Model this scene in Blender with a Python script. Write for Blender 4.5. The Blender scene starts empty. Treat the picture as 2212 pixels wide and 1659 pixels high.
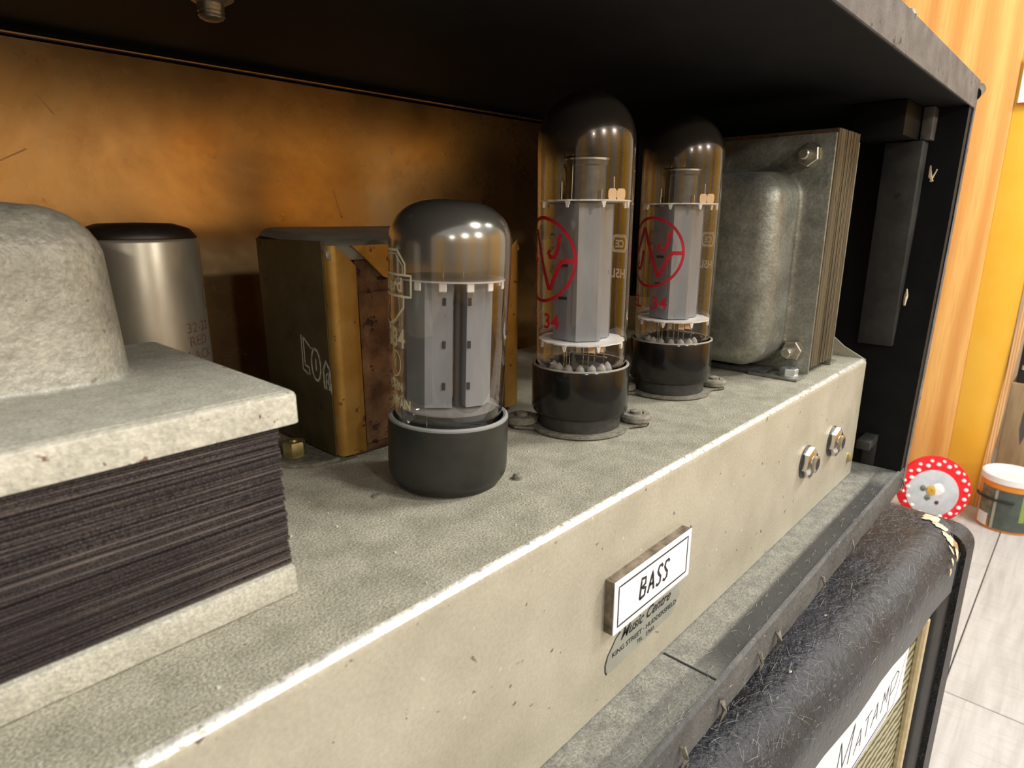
import bpy, bmesh, math, random
from mathutils import Matrix, Vector
from math import sin, cos, pi, radians as rad, sqrt
random.seed(7)
S = 0.01                      # everything below is written in centimetres
sc = bpy.context.scene
col = sc.collection

# ------------------------------------------------------------------ camera, world, lights, exposure
cd = bpy.data.cameras.new('camera'); cam = bpy.data.objects.new('camera', cd); col.objects.link(cam)
Mx = ((6.79731711e-01, -7.33460424e-01, 7.79496804e-04), (-1.85952752e-01, -1.73358867e-01, -9.67144393e-01),
      (7.09497269e-01, 6.57253764e-01, -2.54226503e-01))           # rows: right, down, forward
m = Matrix.Identity(4)
for i in range(3):
    m[i][0] = Mx[0][i]; m[i][1] = -Mx[1][i]; m[i][2] = -Mx[2][i]
m.translation = Vector((0, -8.68 * S, 7.4 * S))
cam.matrix_world = m
cd.sensor_width = 36; cd.lens = 1364.356 / 2212 * 36; cd.clip_start = 0.004; cd.clip_end = 30
cd.dof.use_dof = True; cd.dof.focus_distance = 0.24; cd.dof.aperture_fstop = 34
sc.camera = cam
sc.view_settings.view_transform = 'Standard'; sc.view_settings.look = 'None'
sc.view_settings.exposure = 0.15; sc.view_settings.gamma = 1.0; sc.view_settings.use_curve_mapping = False
w = bpy.data.worlds.new('room_air'); sc.world = w; w.use_nodes = True
w.node_tree.nodes['Background'].inputs[0].default_value = (1.0, 0.985, 0.96, 1)
w.node_tree.nodes['Background'].inputs[1].default_value = 0.6


def lamp(x, y, z, r, power, color=(1, 0.94, 0.85), target=(12, 0, 0)):
    l = bpy.data.lights.new('ceiling_or_fill_lamp', 'AREA'); l.shape = 'DISK'; l.size = 2 * r * S; l.energy = power; l.color = color
    o = bpy.data.objects.new('ceiling_or_fill_lamp', l); col.objects.link(o); o.location = (x * S, y * S, z * S)
    d = Vector(target) - Vector((x, y, z)); o.rotation_euler = d.to_track_quat('-Z', 'Y').to_euler()
    return o


# three lamps in a row down the room (they mirror in the valve domes), two nearer ones above
for lx_, pw in ((-300, 16), (-85, 24), (105, 30)): lamp(lx_, -390, 148, 9, pw, (1, 0.955, 0.89), target=(15, 0, 3))
lamp(55, -112, 128, 12, 11, (1, 0.97, 0.925))
lamp(135, -88, 122, 12, 13, (1, 0.97, 0.925))
lamp(-60, -320, 150, 25, 17, (1, 0.93, 0.84), target=(-40, -431, 0))  # unseen lamp added to brighten the back wall that the copper mirrors
lamp(150, -320, 150, 25, 19, (1, 0.93, 0.84), target=(180, -431, 0))  # second unseen lamp added to brighten the back wall
lamp(170, -80, 150, 22, 32, (1, 0.955, 0.89), target=(200, 0, -40))  # unseen lamp added to light the partition side of the room


# ------------------------------------------------------------------ mesh helpers
def loop_round(w_, d_, r, n=6, cx=0, cy=0):
    """rounded rectangle, 4*(n+1) points, counter-clockwise"""
    r = max(0.01, min(r, w_ / 2 - 1e-3, d_ / 2 - 1e-3)); P = []
    for q, (sx, sy) in enumerate(((1, 1), (-1, 1), (-1, -1), (1, -1))):
        for k in range(n + 1):
            a = (q + k / n) * pi / 2
            P.append((cx + sx * (w_ / 2 - r) + r * cos(a), cy + sy * (d_ / 2 - r) + r * sin(a)))
    return P


class G:
    def __init__(s): s.v = []; s.f = []
    def add(s, vs, fs):
        b = len(s.v); s.v += [tuple(p) for p in vs]; s.f += [tuple(b + i for i in f) for f in fs]; return s
    def box(s, x0, x1, y0, y1, z0, z1, bev=0, seg=2):
        if bev <= 0:
            vs = [(x, y, z) for z in (z0, z1) for y in (y0, y1) for x in (x0, x1)]
            return s.add(vs, [(0, 2, 3, 1), (4, 5, 7, 6), (0, 1, 5, 4), (2, 6, 7, 3), (0, 4, 6, 2), (1, 3, 7, 5)])
        bm = bmesh.new(); bmesh.ops.create_cube(bm, size=1)
        for v in bm.verts: v.co = Vector(((x0 + x1) / 2 + v.co.x * (x1 - x0), (y0 + y1) / 2 + v.co.y * (y1 - y0), (z0 + z1) / 2 + v.co.z * (z1 - z0)))
        bmesh.ops.bevel(bm, geom=bm.edges[:], offset=bev, segments=seg, affect='EDGES', profile=0.5)
        bm.verts.index_update()
        s.add([v.co[:] for v in bm.verts], [[v.index for v in f.verts] for f in bm.faces]); bm.free(); return s
    def loft(s, loops, cap0=True, cap1=True):
        n = len(loops[0]); b = len(s.v)
        for L in loops: s.v += [tuple(p) for p in L]
        for k in range(len(loops) - 1):
            for i in range(n):
                j = (i + 1) % n; a = b + k * n
                s.f.append((a + i, a + j, a + n + j, a + n + i))
        if cap0: s.f.append(tuple(b + i for i in reversed(range(n))))
        if cap1: s.f.append(tuple(b + (len(loops) - 1) * n + i for i in range(n)))
        return s
    def lathe(s, prof, n=48, cx=0, cy=0, cap0=True, cap1=True, ph=0):
        return s.loft([[(cx + r * cos(ph + 2 * pi * i / n), cy + r * sin(ph + 2 * pi * i / n), z) for i in range(n)] for r, z in prof], cap0, cap1)
    def prism(s, poly, z0, z1):
        return s.loft([[(x, y, z0) for x, y in poly], [(x, y, z1) for x, y in poly]])
    def tube(s, path, r, n=8, cap=True):
        P = [Vector(p) for p in path]; loops = []
        up = Vector((0.13, 0.31, 0.94))
        for i, p in enumerate(P):
            t = (P[min(i + 1, len(P) - 1)] - P[max(i - 1, 0)]).normalized()
            a = t.cross(up)
            if a.length < 1e-3: a = t.cross(Vector((1, 0, 0)))
            a.normalize(); c = t.cross(a); rr = r[i] if isinstance(r, (list, tuple)) else r
            loops.append([tuple(p + a * rr * cos(2 * pi * k / n) + c * rr * sin(2 * pi * k / n)) for k in range(n)])
        return s.loft(loops, cap, cap)
    def xf(s, M):
        s.v = [tuple(M @ Vector(p)) for p in s.v]; return s
    def jit(s, a):
        s.v = [(x + random.uniform(-a, a), y + random.uniform(-a, a), z + random.uniform(-a, a)) for x, y, z in s.v]; return s


def obj(name, g, mt, parent=None, smooth=35, loc=None, label=None):
    me = bpy.data.meshes.new(name)
    me.from_pydata([(x * S, y * S, z * S) for x, y, z in g.v], [], g.f)
    bm = bmesh.new(); bm.from_mesh(me); bmesh.ops.recalc_face_normals(bm, faces=bm.faces[:]); bm.to_mesh(me); bm.free()
    if smooth:
        for p in me.polygons: p.use_smooth = True
        me.set_sharp_from_angle(angle=rad(smooth))
    me.materials.append(mt); o = bpy.data.objects.new(name, me); col.objects.link(o)
    if parent: o.parent = parent
    if loc: o.location = [c * S for c in loc]
    if label: o['label'] = label
    return o


def raw(name, g, mt, parent=None, label=None):                    # flat print: keeps its normals
    me = bpy.data.meshes.new(name); me.from_pydata([(x * S, y * S, z * S) for x, y, z in g.v], [], g.f)
    me.materials.append(mt); o = bpy.data.objects.new(name, me); col.objects.link(o); o.parent = parent
    if label: o['label'] = label
    return o


def thing(name, label, cat, loc=(0, 0, 0), rotz=0, group=None):
    o = bpy.data.objects.new(name, None); col.objects.link(o); o.empty_display_size = 0.02
    o.location = [c * S for c in loc]; o.rotation_euler = (0, 0, rotz); o['label'] = label; o['category'] = cat
    if group: o['group'] = group
    return o


def tag(o, label, cat, group=None):
    o['label'] = label; o['category'] = cat
    if group: o['group'] = group
    return o


def struct(o): o['kind'] = 'structure'; return o


def copy_tree(o, parent=None):
    c = o.copy(); col.objects.link(c); c.parent = parent
    for ch in [k for k in bpy.data.objects if k.parent == o]: copy_tree(ch, c)
    return c


# print on surfaces: strokes and set type, mapped by a function (u, v) -> point
def stroke(g, pts, wd, fn, close=False):
    P = [Vector(p) for p in pts]
    if close: P.append(P[0])
    Q = [P[0]]
    for a, b in zip(P, P[1:]):
        k = max(1, int((b - a).length / 0.12))
        Q += [a + (b - a) * (i + 1) / k for i in range(k)]
    n = len(Q); L = []; R = []
    for i, p in enumerate(Q):
        if close: t = Q[(i + 1) % n if i < n - 1 else 1] - Q[i - 1 if i > 0 else n - 2]
        else: t = Q[min(i + 1, n - 1)] - Q[max(i - 1, 0)]
        if t.length < 1e-9: t = Vector((1, 0))
        t.normalize(); nn = Vector((-t.y, t.x)) * wd / 2
        L.append(fn(*(p + nn))); R.append(fn(*(p - nn)))
    b = len(g.v); g.v += L + R
    for i in range(n - 1): g.f.append((b + n + i, b + n + i + 1, b + i + 1, b + i))


def ellipse(cx, cy, rx, ry, n=44, a0=0, a1=2 * pi): return [(cx + rx * cos(a0 + (a1 - a0) * i / n), cy + ry * sin(a0 + (a1 - a0) * i / n)) for i in range(n + 1)]


def typed(g, text, size, fn, cx=0, cy=0, shear=0.0, xs=1.0, bold=0.0):
    cu = bpy.data.curves.new('t', 'FONT'); cu.body = text; cu.size = size; cu.align_x = 'CENTER'; cu.align_y = 'CENTER'; cu.resolution_u = 3
    cu.offset = bold
    o = bpy.data.objects.new('t', cu); col.objects.link(o)
    me = o.to_mesh(); b = len(g.v)
    for v in me.vertices: g.v.append(fn(cx + (v.co.x + shear * v.co.y) * xs, cy + v.co.y))
    for p in me.polygons: g.f.append(tuple(b + i for i in p.vertices))
    o.to_mesh_clear(); bpy.data.objects.remove(o); bpy.data.curves.remove(cu)


# ------------------------------------------------------------------ materials
def nt(name):
    mt = bpy.data.materials.new(name); mt.use_nodes = True; t = mt.node_tree
    return mt, t, t.nodes, t.links, t.nodes['Principled BSDF']


def coords(t, scale=(1, 1, 1), rot=(0, 0, 0)):
    c = t.nodes.new('ShaderNodeTexCoord'); mp = t.nodes.new('ShaderNodeMapping')
    mp.inputs['Scale'].default_value = scale; mp.inputs['Rotation'].default_value = rot
    t.links.new(c.outputs['Object'], mp.inputs['Vector']); return mp.outputs[0]


def noise(t, vec, sc_, detail=4, rough=0.6, dist=0.0):
    n = t.nodes.new('ShaderNodeTexNoise'); n.inputs['Scale'].default_value = sc_; n.inputs['Detail'].default_value = detail
    n.inputs['Roughness'].default_value = rough; n.inputs['Distortion'].default_value = dist
    t.links.new(vec, n.inputs['Vector']); return n.outputs[0]


def ramp(t, fac, stops):
    r = t.nodes.new('ShaderNodeValToRGB'); e = r.color_ramp.elements
    while len(e) < len(stops): e.new(0.5)
    for k, (p, c) in enumerate(stops):
        e[k].position = p; e[k].color = c if len(c) == 4 else (*c, 1)
    t.links.new(fac, r.inputs[0]); return r.outputs[0]


def mixc(t, fac, a, b):
    n = t.nodes.new('ShaderNodeMix'); n.data_type = 'RGBA'
    for src, i in ((fac, 0), (a, 6), (b, 7)):
        if hasattr(src, 'is_linked'): t.links.new(src, n.inputs[i])
        else: n.inputs[i].default_value = src if i == 0 else (*src[:3], 1)
    return n.outputs[2]


def bump(t, h, strength, dist, prev=None):
    b = t.nodes.new('ShaderNodeBump'); b.inputs['Strength'].default_value = strength; b.inputs['Distance'].default_value = dist * S
    t.links.new(h, b.inputs['Height'])
    if prev is not None: t.links.new(prev, b.inputs['Normal'])
    return b.outputs[0]


W3 = lambda v: (v, v, v)


def mat(name, c0, c1=None, sc_=30, rough=0.5, metal=0.0, bmp=None, spots=None, lo=0.35, hi=0.65, stretch=(1, 1, 1), r2=None, bmp2=None, spec=None, spots2=None, K=3.5, grain=None):
    """two mottled colours, optional dark or light specks (scale, threshold, colour), bumps (scale, strength, cm)"""
    mt, t, N, L, p = nt(name); v = coords(t, tuple(q * K for q in stretch))
    p.inputs['Roughness'].default_value = rough; p.inputs['Metallic'].default_value = metal
    if spec is not None: p.inputs['Specular IOR Level'].default_value = spec
    c = None
    if c1 is not None: c = ramp(t, noise(t, v, sc_, 6, 0.62), [(lo, c0), (hi, c1)])
    for sp in (spots, spots2):
        if sp:
            f = ramp(t, noise(t, v, sp[0], 3, 0.6), [(sp[1], W3(0)), (min(1, sp[1] + 0.04), W3(1))])
            c = mixc(t, f, c if c is not None else c0, sp[2])
    if grain:
        gr = ramp(t, noise(t, v, grain[0], 2, 0.7), [(0.36, W3(1 - grain[1])), (0.64, W3(1))])
        mx = N.new('ShaderNodeMix'); mx.data_type = 'RGBA'; mx.blend_type = 'MULTIPLY'; mx.inputs[0].default_value = 1; L.new(c, mx.inputs[6]); L.new(gr, mx.inputs[7]); c = mx.outputs[2]
    if c is None: p.inputs['Base Color'].default_value = (*c0, 1)
    else: L.new(c, p.inputs['Base Color'])
    if r2 is not None:
        L.new(ramp(t, noise(t, v, sc_ * 1.7, 5), [(0.35, W3(rough)), (0.65, W3(r2))]), p.inputs['Roughness'])
    nn = None
    for b in (bmp, bmp2):
        if b: nn = bump(t, noise(t, v, b[0], 4, 0.65), b[1], b[2], nn)
    if nn is not None: L.new(nn, p.inputs['Normal'])
    return mt


M = {}
M['chassis'] = mat('dusty_grey_green_metal', (0.40, 0.38, 0.285), (0.58, 0.55, 0.43), 30, 0.75, 0.0, (430, 0.9, 0.05), (120, 0.70, (0.15, 0.14, 0.105)), bmp2=(110, 0.3, 0.04), grain=(520, 0.5))
M['chassis_front'] = mat('satin_beige_metal', (0.46, 0.432, 0.338), (0.57, 0.54, 0.43), 9, 0.42, 0.35, (240, 0.15, 0.012), (75, 0.675, (0.70, 0.68, 0.55)), r2=0.5, spots2=(62, 0.665, (0.16, 0.14, 0.10)), grain=(260, 0.13))
M['hammer'] = mat('hammered_pale_paint', (0.44, 0.44, 0.375), (0.63, 0.625, 0.545), 60, 0.38, 0.15, (100, 0.75, 0.10), (150, 0.66, (0.27, 0.25, 0.20)), bmp2=(500, 0.3, 0.02), grain=(300, 0.22))
M['rusty_paint'] = mat('cream_paint_with_rust_specks', (0.48, 0.465, 0.385), (0.64, 0.62, 0.52), 60, 0.45, 0.1, (160, 0.6, 0.06), (62, 0.625, (0.20, 0.11, 0.08)), bmp2=(60, 0.3, 0.05), grain=(240, 0.2), spots2=(170, 0.68, (0.17, 0.10, 0.075)))
M['dusty_paint'] = mat('grey_paint_under_dust', (0.50, 0.49, 0.405), (0.64, 0.625, 0.525), 70, 0.6, 0.1, (300, 0.7, 0.04), grain=(420, 0.32))
def stack_iron():
    mt, t, N, L, p = nt('dark_core_iron_edges')
    a = noise(t, coords(t, (1.2, 1.2, 1)), 3200, 2, 0.5)                       # blotches
    b = noise(t, coords(t, (14, 14, 2600)), 1.0, 2, 0.6)                        # one plate differs from the next
    c = ramp(t, a, [(0.40, (0.010, 0.008, 0.010)), (0.66, (0.105, 0.085, 0.080))])
    c = mixc(t, ramp(t, b, [(0.54, W3(0)), (0.62, W3(0.6))]), c, (0.23, 0.19, 0.165))
    c = mixc(t, ramp(t, noise(t, coords(t), 34, 3), [(0.40, W3(0)), (0.65, W3(0.55))]), c, (0.022, 0.018, 0.024))
    L.new(c, p.inputs['Base Color']); p.inputs['Roughness'].default_value = 0.55; p.inputs['Metallic'].default_value = 0.3
    L.new(bump(t, a, 0.6, 0.02), p.inputs['Normal']); return mt
M['lamin'] = stack_iron()
M['lamin2'] = mat('aged_bronze_core_iron', (0.15, 0.13, 0.09), (0.28, 0.25, 0.18), 26, 0.42, 0.75, (200, 0.3, 0.02), (60, 0.66, (0.11, 0.07, 0.04)), stretch=(1, 1, 0.15))
M['steel'] = mat('dull_transformer_steel', (0.25, 0.255, 0.215), (0.40, 0.405, 0.35), 28, 0.33, 0.5, (140, 0.5, 0.04), r2=0.45, grain=(200, 0.25), bmp2=(30, 0.3, 0.08))
M['nutsteel'] = mat('worn_steel', (0.40, 0.37, 0.30), (0.58, 0.55, 0.47), 200, 0.35, 0.9, (400, 0.2, 0.01))
M['zinc'] = mat('bright_zinc', (0.62, 0.66, 0.68), (0.75, 0.78, 0.78), 90, 0.32, 0.85)
M['brass'] = mat('yellow_passivated_metal', (0.42, 0.34, 0.13), (0.55, 0.47, 0.24), 90, 0.4, 0.75)
M['olive'] = mat('shaded_olive_gold_plating', (0.085, 0.065, 0.03), (0.15, 0.12, 0.06), 14, 0.42, 0.55, (200, 0.2, 0.02), (30, 0.66, (0.07, 0.04, 0.018)))  # gold plating with the left side's shade put into the colour
M['gold'] = mat('rust_stained_gold_plating', (0.38, 0.20, 0.035), (0.50, 0.29, 0.075), 22, 0.42, 0.6, (240, 0.3, 0.02), (55, 0.64, (0.16, 0.055, 0.02)), r2=0.5)
M['core'] = mat('rusty_brown_core', (0.10, 0.045, 0.022), (0.27, 0.15, 0.075), 34, 0.55, 0.35, (200, 0.5, 0.04), (60, 0.6, (0.05, 0.02, 0.015)))
M['can'] = mat('dull_aluminium_can', (0.29, 0.26, 0.20), (0.40, 0.365, 0.29), 20, 0.33, 0.6, None, None, r2=0.42, stretch=(1, 1, 0.3))
M['candark'] = mat('black_can_top', (0.012, 0.007, 0.004), (0.02, 0.012, 0.007), 60, 0.45)
M['bakelite'] = mat('glossy_black_base', (0.008, 0.008, 0.008), (0.014, 0.013, 0.012), 30, 0.14, 0.0, (90, 0.03, 0.02), (420, 0.735, (0.20, 0.18, 0.15)))
M['matt_black_base'] = mat('matt_black_base', (0.017, 0.018, 0.015), (0.028, 0.029, 0.025), 30, 0.42, 0.0, (300, 0.08, 0.01), (380, 0.73, (0.17, 0.165, 0.14)))
M['ceramic'] = mat('dark_socket_plastic', (0.03, 0.03, 0.028), (0.05, 0.05, 0.045), 100, 0.5, 0.0, (500, 0.2, 0.01))
M['dustmetal'] = mat('dust_covered_plate', (0.15, 0.14, 0.11), (0.29, 0.27, 0.21), 160, 0.8, 0.1, (600, 0.6, 0.03))
M['black_wood'] = mat('black_painted_wood', (0.0025, 0.0025, 0.0024), (0.006, 0.0058, 0.0054), 20, 0.6, 0.0, (300, 0.3, 0.03), spec=0.25)
M['black_wood2'] = mat('worn_dark_grey_paint', (0.020, 0.020, 0.018), (0.045, 0.044, 0.040), 20, 0.55, 0.0, (160, 0.3, 0.03), (140, 0.70, (0.10, 0.09, 0.08)))
M['lidedge'] = mat('greyed_vinyl_edge', (0.085, 0.074, 0.068), (0.16, 0.142, 0.130), 30, 0.55, 0.0, (260, 0.5, 0.03), (40, 0.64, (0.03, 0.026, 0.03)))
M['pale_chip'] = mat('bare_pale_wood', (0.75, 0.58, 0.36), (0.88, 0.75, 0.52), 120, 0.7, 0.0, (300, 0.6, 0.05))
M['wire'] = mat('bright_wire', (0.7, 0.64, 0.52), None, rough=0.2, metal=1.0)
M['getter_cup'] = mat('dark_nickel', (0.08, 0.08, 0.08), (0.14, 0.14, 0.135), 90, 0.35, 0.5)
M['copper_tab'] = mat('pale_copper_tab', (0.92, 0.62, 0.36), (0.98, 0.75, 0.5), 60, 0.45, 0.3)
M['mica'] = mat('white_edged_mica', (0.85, 0.83, 0.81), (0.95, 0.93, 0.91), 60, 0.35)
M['white'] = mat('white_plate_face', (0.80, 0.81, 0.84), (0.86, 0.87, 0.89), 20, 0.45)
M['ink'] = mat('black_ink', (0.016, 0.014, 0.018), None, rough=0.6)
M['blueink'] = mat('dark_blue_grey_ink', (0.05, 0.06, 0.10), None, rough=0.6)
M['red_print'] = mat('red_print', (0.56, 0.012, 0.03), (0.40, 0.008, 0.02), 120, 0.6)
M['gold_print'] = mat('pale_gold_print', (0.80, 0.76, 0.52), None, rough=0.6)
M['white_print'] = mat('white_print', (0.95, 0.9, 0.84), None, rough=0.6)
M['stamp'] = mat('worn_white_stamp', (0.62, 0.60, 0.50), (0.26, 0.24, 0.16), 200, 0.7)
M['can_print'] = mat('worn_red_brown_print', (0.07, 0.02, 0.012), (0.20, 0.10, 0.07), 240, 0.7)
M['plate_side'] = mat('dark_brown_adhesive', (0.07, 0.05, 0.035), (0.26, 0.21, 0.15), 60, 0.7, 0.0, (200, 0.5, 0.03))
M['sticker'] = mat('silvery_transfer', (0.42, 0.44, 0.38), (0.50, 0.51, 0.44), 30, 0.3, 0.5)
M['glass_bead'] = None

# anode sheet
M['anode'] = mat('grey_anode_sheet', (0.25, 0.27, 0.305), (0.36, 0.385, 0.42), 16, 0.42, 0.45, (260, 0.15, 0.01), (150, 0.70, (0.10, 0.10, 0.10)), stretch=(1, 1, 0.3))
M['anode_dark'] = mat('dark_grey_anode_sheet', (0.055, 0.053, 0.050), (0.10, 0.097, 0.09), 16, 0.5, 0.25, (260, 0.15, 0.01), stretch=(1, 1, 0.3))


def glass(name, z_get, fade, dark=(0.10, 0.085, 0.07), tint=(0.97, 0.955, 0.93), low=None):
    """thin bulb wall: clear with Fresnel reflection, silver-black getter deposit above z_get (cm) inside the dome"""
    mt, t, N, L, p = nt(name); out = N['Material Output']; N.remove(p)
    tr = N.new('ShaderNodeBsdfTransparent'); tr.inputs[0].default_value = (*tint, 1)
    gl = N.new('ShaderNodeBsdfAnisotropic'); gl.inputs['Roughness'].default_value = 0.03; gl.inputs[0].default_value = (1, 1, 1, 1)
    lw = N.new('ShaderNodeFresnel'); ge = N.new('ShaderNodeNewGeometry'); mi = N.new('ShaderNodeMapRange'); mi.inputs[3].default_value = 1.5; mi.inputs[4].default_value = 1 / 1.5   # thin wall: same reflectance from both sides
    L.new(ge.outputs['Backfacing'], mi.inputs[0]); L.new(mi.outputs[0], lw.inputs['IOR'])
    mm = N.new('ShaderNodeMath'); mm.operation = 'MULTIPLY'; mm.inputs[1].default_value = 1.9; L.new(lw.outputs[0], mm.inputs[0]); mm.use_clamp = True
    g1 = N.new('ShaderNodeMixShader'); L.new(mm.outputs[0], g1.inputs[0]); L.new(tr.outputs[0], g1.inputs[1]); L.new(gl.outputs[0], g1.inputs[2])
    gt = N.new('ShaderNodeBsdfPrincipled'); gt.inputs['Base Color'].default_value = (*dark, 1); gt.inputs['Metallic'].default_value = 0.75
    gt.inputs['Roughness'].default_value = 0.2; gt.inputs['Coat Weight'].default_value = 1.0; gt.inputs['Coat Roughness'].default_value = 0.04
    c = N.new('ShaderNodeTexCoord'); sx = N.new('ShaderNodeSeparateXYZ'); L.new(c.outputs['Object'], sx.inputs[0])
    nz = noise(t, c.outputs['Object'], 60, 2)
    a = N.new('ShaderNodeMath'); a.operation = 'MULTIPLY_ADD'; L.new(nz, a.inputs[0]); a.inputs[1].default_value = 0.25 * S; L.new(sx.outputs[2], a.inputs[2])
    mr = N.new('ShaderNodeMapRange'); mr.interpolation_type = 'SMOOTHSTEP'; mr.inputs[1].default_value = (z_get - fade) * S; mr.inputs[2].default_value = (z_get + 0.12) * S
    L.new(a.outputs[0], mr.inputs[0])
    f = mr.outputs[0]
    g2 = N.new('ShaderNodeMixShader'); L.new(f, g2.inputs[0]); L.new(g1.outputs[0], g2.inputs[1]); L.new(gt.outputs[0], g2.inputs[2])
    L.new(g2.outputs[0], out.inputs[0]); return mt


M['bulb'] = glass('valve_bulb_glass', 9.95, 0.9, dark=(0.075, 0.062, 0.05))
M['bulb2'] = glass('short_valve_bulb_glass', 6.55, 0.9, dark=(0.26, 0.245, 0.21))
def clear():
    mt, t, N, L, p = nt('clear_glass_bead'); p.inputs['Base Color'].default_value = (0.75, 0.72, 0.68, 1); p.inputs['Roughness'].default_value = 0.03
    p.inputs['Alpha'].default_value = 0.45; p.inputs['Coat Weight'].default_value = 1; return mt
M['glass_bead'] = clear(); M['clear_mica'] = mat('clear_mica', (0.5, 0.47, 0.45), None, rough=0.1); M['clear_mica'].node_tree.nodes['Principled BSDF'].inputs['Alpha'].default_value = 0.22


def copper():
    mt, t, N, L, p = nt('scuffed_copper_screen'); v = coords(t)
    c = ramp(t, noise(t, v, 11, 8, 0.68, 0.6), [(0.32, (0.46, 0.27, 0.11)), (0.52, (0.66, 0.43, 0.195)), (0.70, (0.57, 0.46, 0.30))])
    f = ramp(t, noise(t, v, 60, 5, 0.7), [(0.64, W3(0)), (0.74, W3(0.7))]); c = mixc(t, f, c, (0.30, 0.15, 0.05))
    L.new(c, p.inputs['Base Color']); p.inputs['Metallic'].default_value = 0.92
    L.new(ramp(t, noise(t, v, 14, 6, 0.7), [(0.3, W3(0.17)), (0.7, W3(0.36))]), p.inputs['Roughness'])
    L.new(bump(t, noise(t, v, 7, 3), 0.35, 0.25), p.inputs['Normal']); return mt
M['copper'] = copper()


def tolex(name, shine, c0=(0.008, 0.009, 0.012), c1=(0.036, 0.043, 0.056), dust=(0.24, 0.24, 0.22), thr=0.655):
    """black leathercloth: grain, fibres stuck to it, specks of dust"""
    mt, t, N, L, p = nt(name); v = coords(t)
    c = ramp(t, noise(t, v, 25, 6, 0.7), [(0.35, c0), (0.7, c1)])
    f1 = ramp(t, noise(t, coords(t, (3, 22, 8), (0.2, 0, 0.7)), 100, 3, 0.6, 0.8), [(thr, W3(0)), (thr + 0.03, W3(0.8))])
    f2 = ramp(t, noise(t, coords(t, (24, 3, 8), (0, 0.3, 0.2)), 100, 3, 0.6, 1.0), [(thr + 0.01, W3(0)), (thr + 0.04, W3(0.8))])
    f3 = ramp(t, noise(t, v, 1500, 2), [(0.73, W3(0)), (0.76, W3(1))])
    for f in (f1, f2, f3): c = mixc(t, f, c, dust)
    L.new(c, p.inputs['Base Color']); p.inputs['Roughness'].default_value = shine
    nn = bump(t, noise(t, v, 700, 5, 0.7), 0.9, 0.05); nn = bump(t, noise(t, v, 240, 3), 0.8, 0.12, nn)
    L.new(nn, p.inputs['Normal']); return mt
M['tolex'] = tolex('black_leathercloth', 0.27)
M['lip'] = tolex('dusty_black_leathercloth', 0.55, (0.055, 0.055, 0.054), (0.14, 0.14, 0.13), (0.34, 0.33, 0.29), 0.66)


def base_strip():
    """black cloth, its inner half a speckled beige"""
    mt, t, N, L, p = nt('beige_banded_leathercloth'); v = coords(t)
    c = ramp(t, noise(t, v, 30, 6, 0.7), [(0.35, (0.018, 0.018, 0.017)), (0.7, (0.05, 0.05, 0.046))])
    d = ramp(t, noise(t, v, 1600, 4, 0.7), [(0.40, (0.16, 0.16, 0.137)), (0.62, (0.35, 0.345, 0.29))])
    x = N.new('ShaderNodeSeparateXYZ'); cc = N.new('ShaderNodeTexCoord'); L.new(cc.outputs['Object'], x.inputs[0])
    def rng(sock, a, b, lo=0, hi=1):
        m_ = N.new('ShaderNodeMapRange'); m_.interpolation_type = 'SMOOTHSTEP'; m_.inputs[1].default_value = a * S; m_.inputs[2].default_value = b * S
        m_.inputs[3].default_value = lo; m_.inputs[4].default_value = hi; L.new(sock, m_.inputs[0]); return m_.outputs[0]
    def op(o_, a, b):
        m_ = N.new('ShaderNodeMath'); m_.operation = o_; m_.use_clamp = True
        for i, q in enumerate((a, b)):
            if isinstance(q, (int, float)): m_.inputs[i].default_value = q
            else: L.new(q, m_.inputs[i])
        return m_.outputs[0]
    band = rng(x.outputs[1], -1.25, -0.95)                       # paler beige band next to the chassis
    far = rng(x.outputs[0], 36.6, 38.2)
    near = rng(x.outputs[0], 18.6, 16.4)
    f = op('MAXIMUM', op('MULTIPLY', band, 0.92), op('MULTIPLY', op('MAXIMUM', far, near), 0.55))
    f = op('MULTIPLY', f, ramp(t, noise(t, v, 150, 5), [(0.3, W3(0.55)), (0.6, W3(1))]))
    c = mixc(t, f, c, d)
    f3 = ramp(t, noise(t, coords(t, (3, 20, 6), (0, 0, 0.6)), 120, 3, 0.6, 0.8), [(0.68, W3(0)), (0.71, W3(0.7))]); c = mixc(t, f3, c, (0.33, 0.32, 0.28))
    L.new(c, p.inputs['Base Color']); p.inputs['Roughness'].default_value = 0.6
    L.new(bump(t, noise(t, v, 1200, 5, 0.7), 0.6, 0.03), p.inputs['Normal']); return mt
M['strip'] = base_strip()


def wood(name, a, b, sc_=2.2, rough=0.4, dist=3.5, contrast=(0.25, 0.75)):
    mt, t, N, L, p = nt(name); v = coords(t, (1, 5.5, 0.55))
    wv = N.new('ShaderNodeTexWave'); wv.wave_type = 'BANDS'; wv.bands_direction = 'Y'; wv.inputs['Scale'].default_value = sc_
    wv.inputs['Distortion'].default_value = dist; wv.inputs['Detail'].default_value = 3; wv.inputs['Detail Scale'].default_value = 0.8
    L.new(v, wv.inputs[0]); c = ramp(t, wv.outputs[0], [(contrast[0], a), (contrast[1], b)])
    c = mixc(t, ramp(t, noise(t, coords(t, (1, 30, 1)), 8, 4), [(0.4, W3(0)), (0.7, W3(0.5))]), c, tuple(q * 0.8 for q in a))
    L.new(c, p.inputs['Base Color']); p.inputs['Roughness'].default_value = rough; return mt
M['pine'] = wood('orange_grained_wood', (0.74, 0.34, 0.085), (0.90, 0.50, 0.15), 0.8, 0.4, 8.0, (0.05, 0.85))
M['panel'] = mat('smooth_orange_panel', (0.93, 0.50, 0.040), (0.96, 0.54, 0.055), 3, 0.4)
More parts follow.
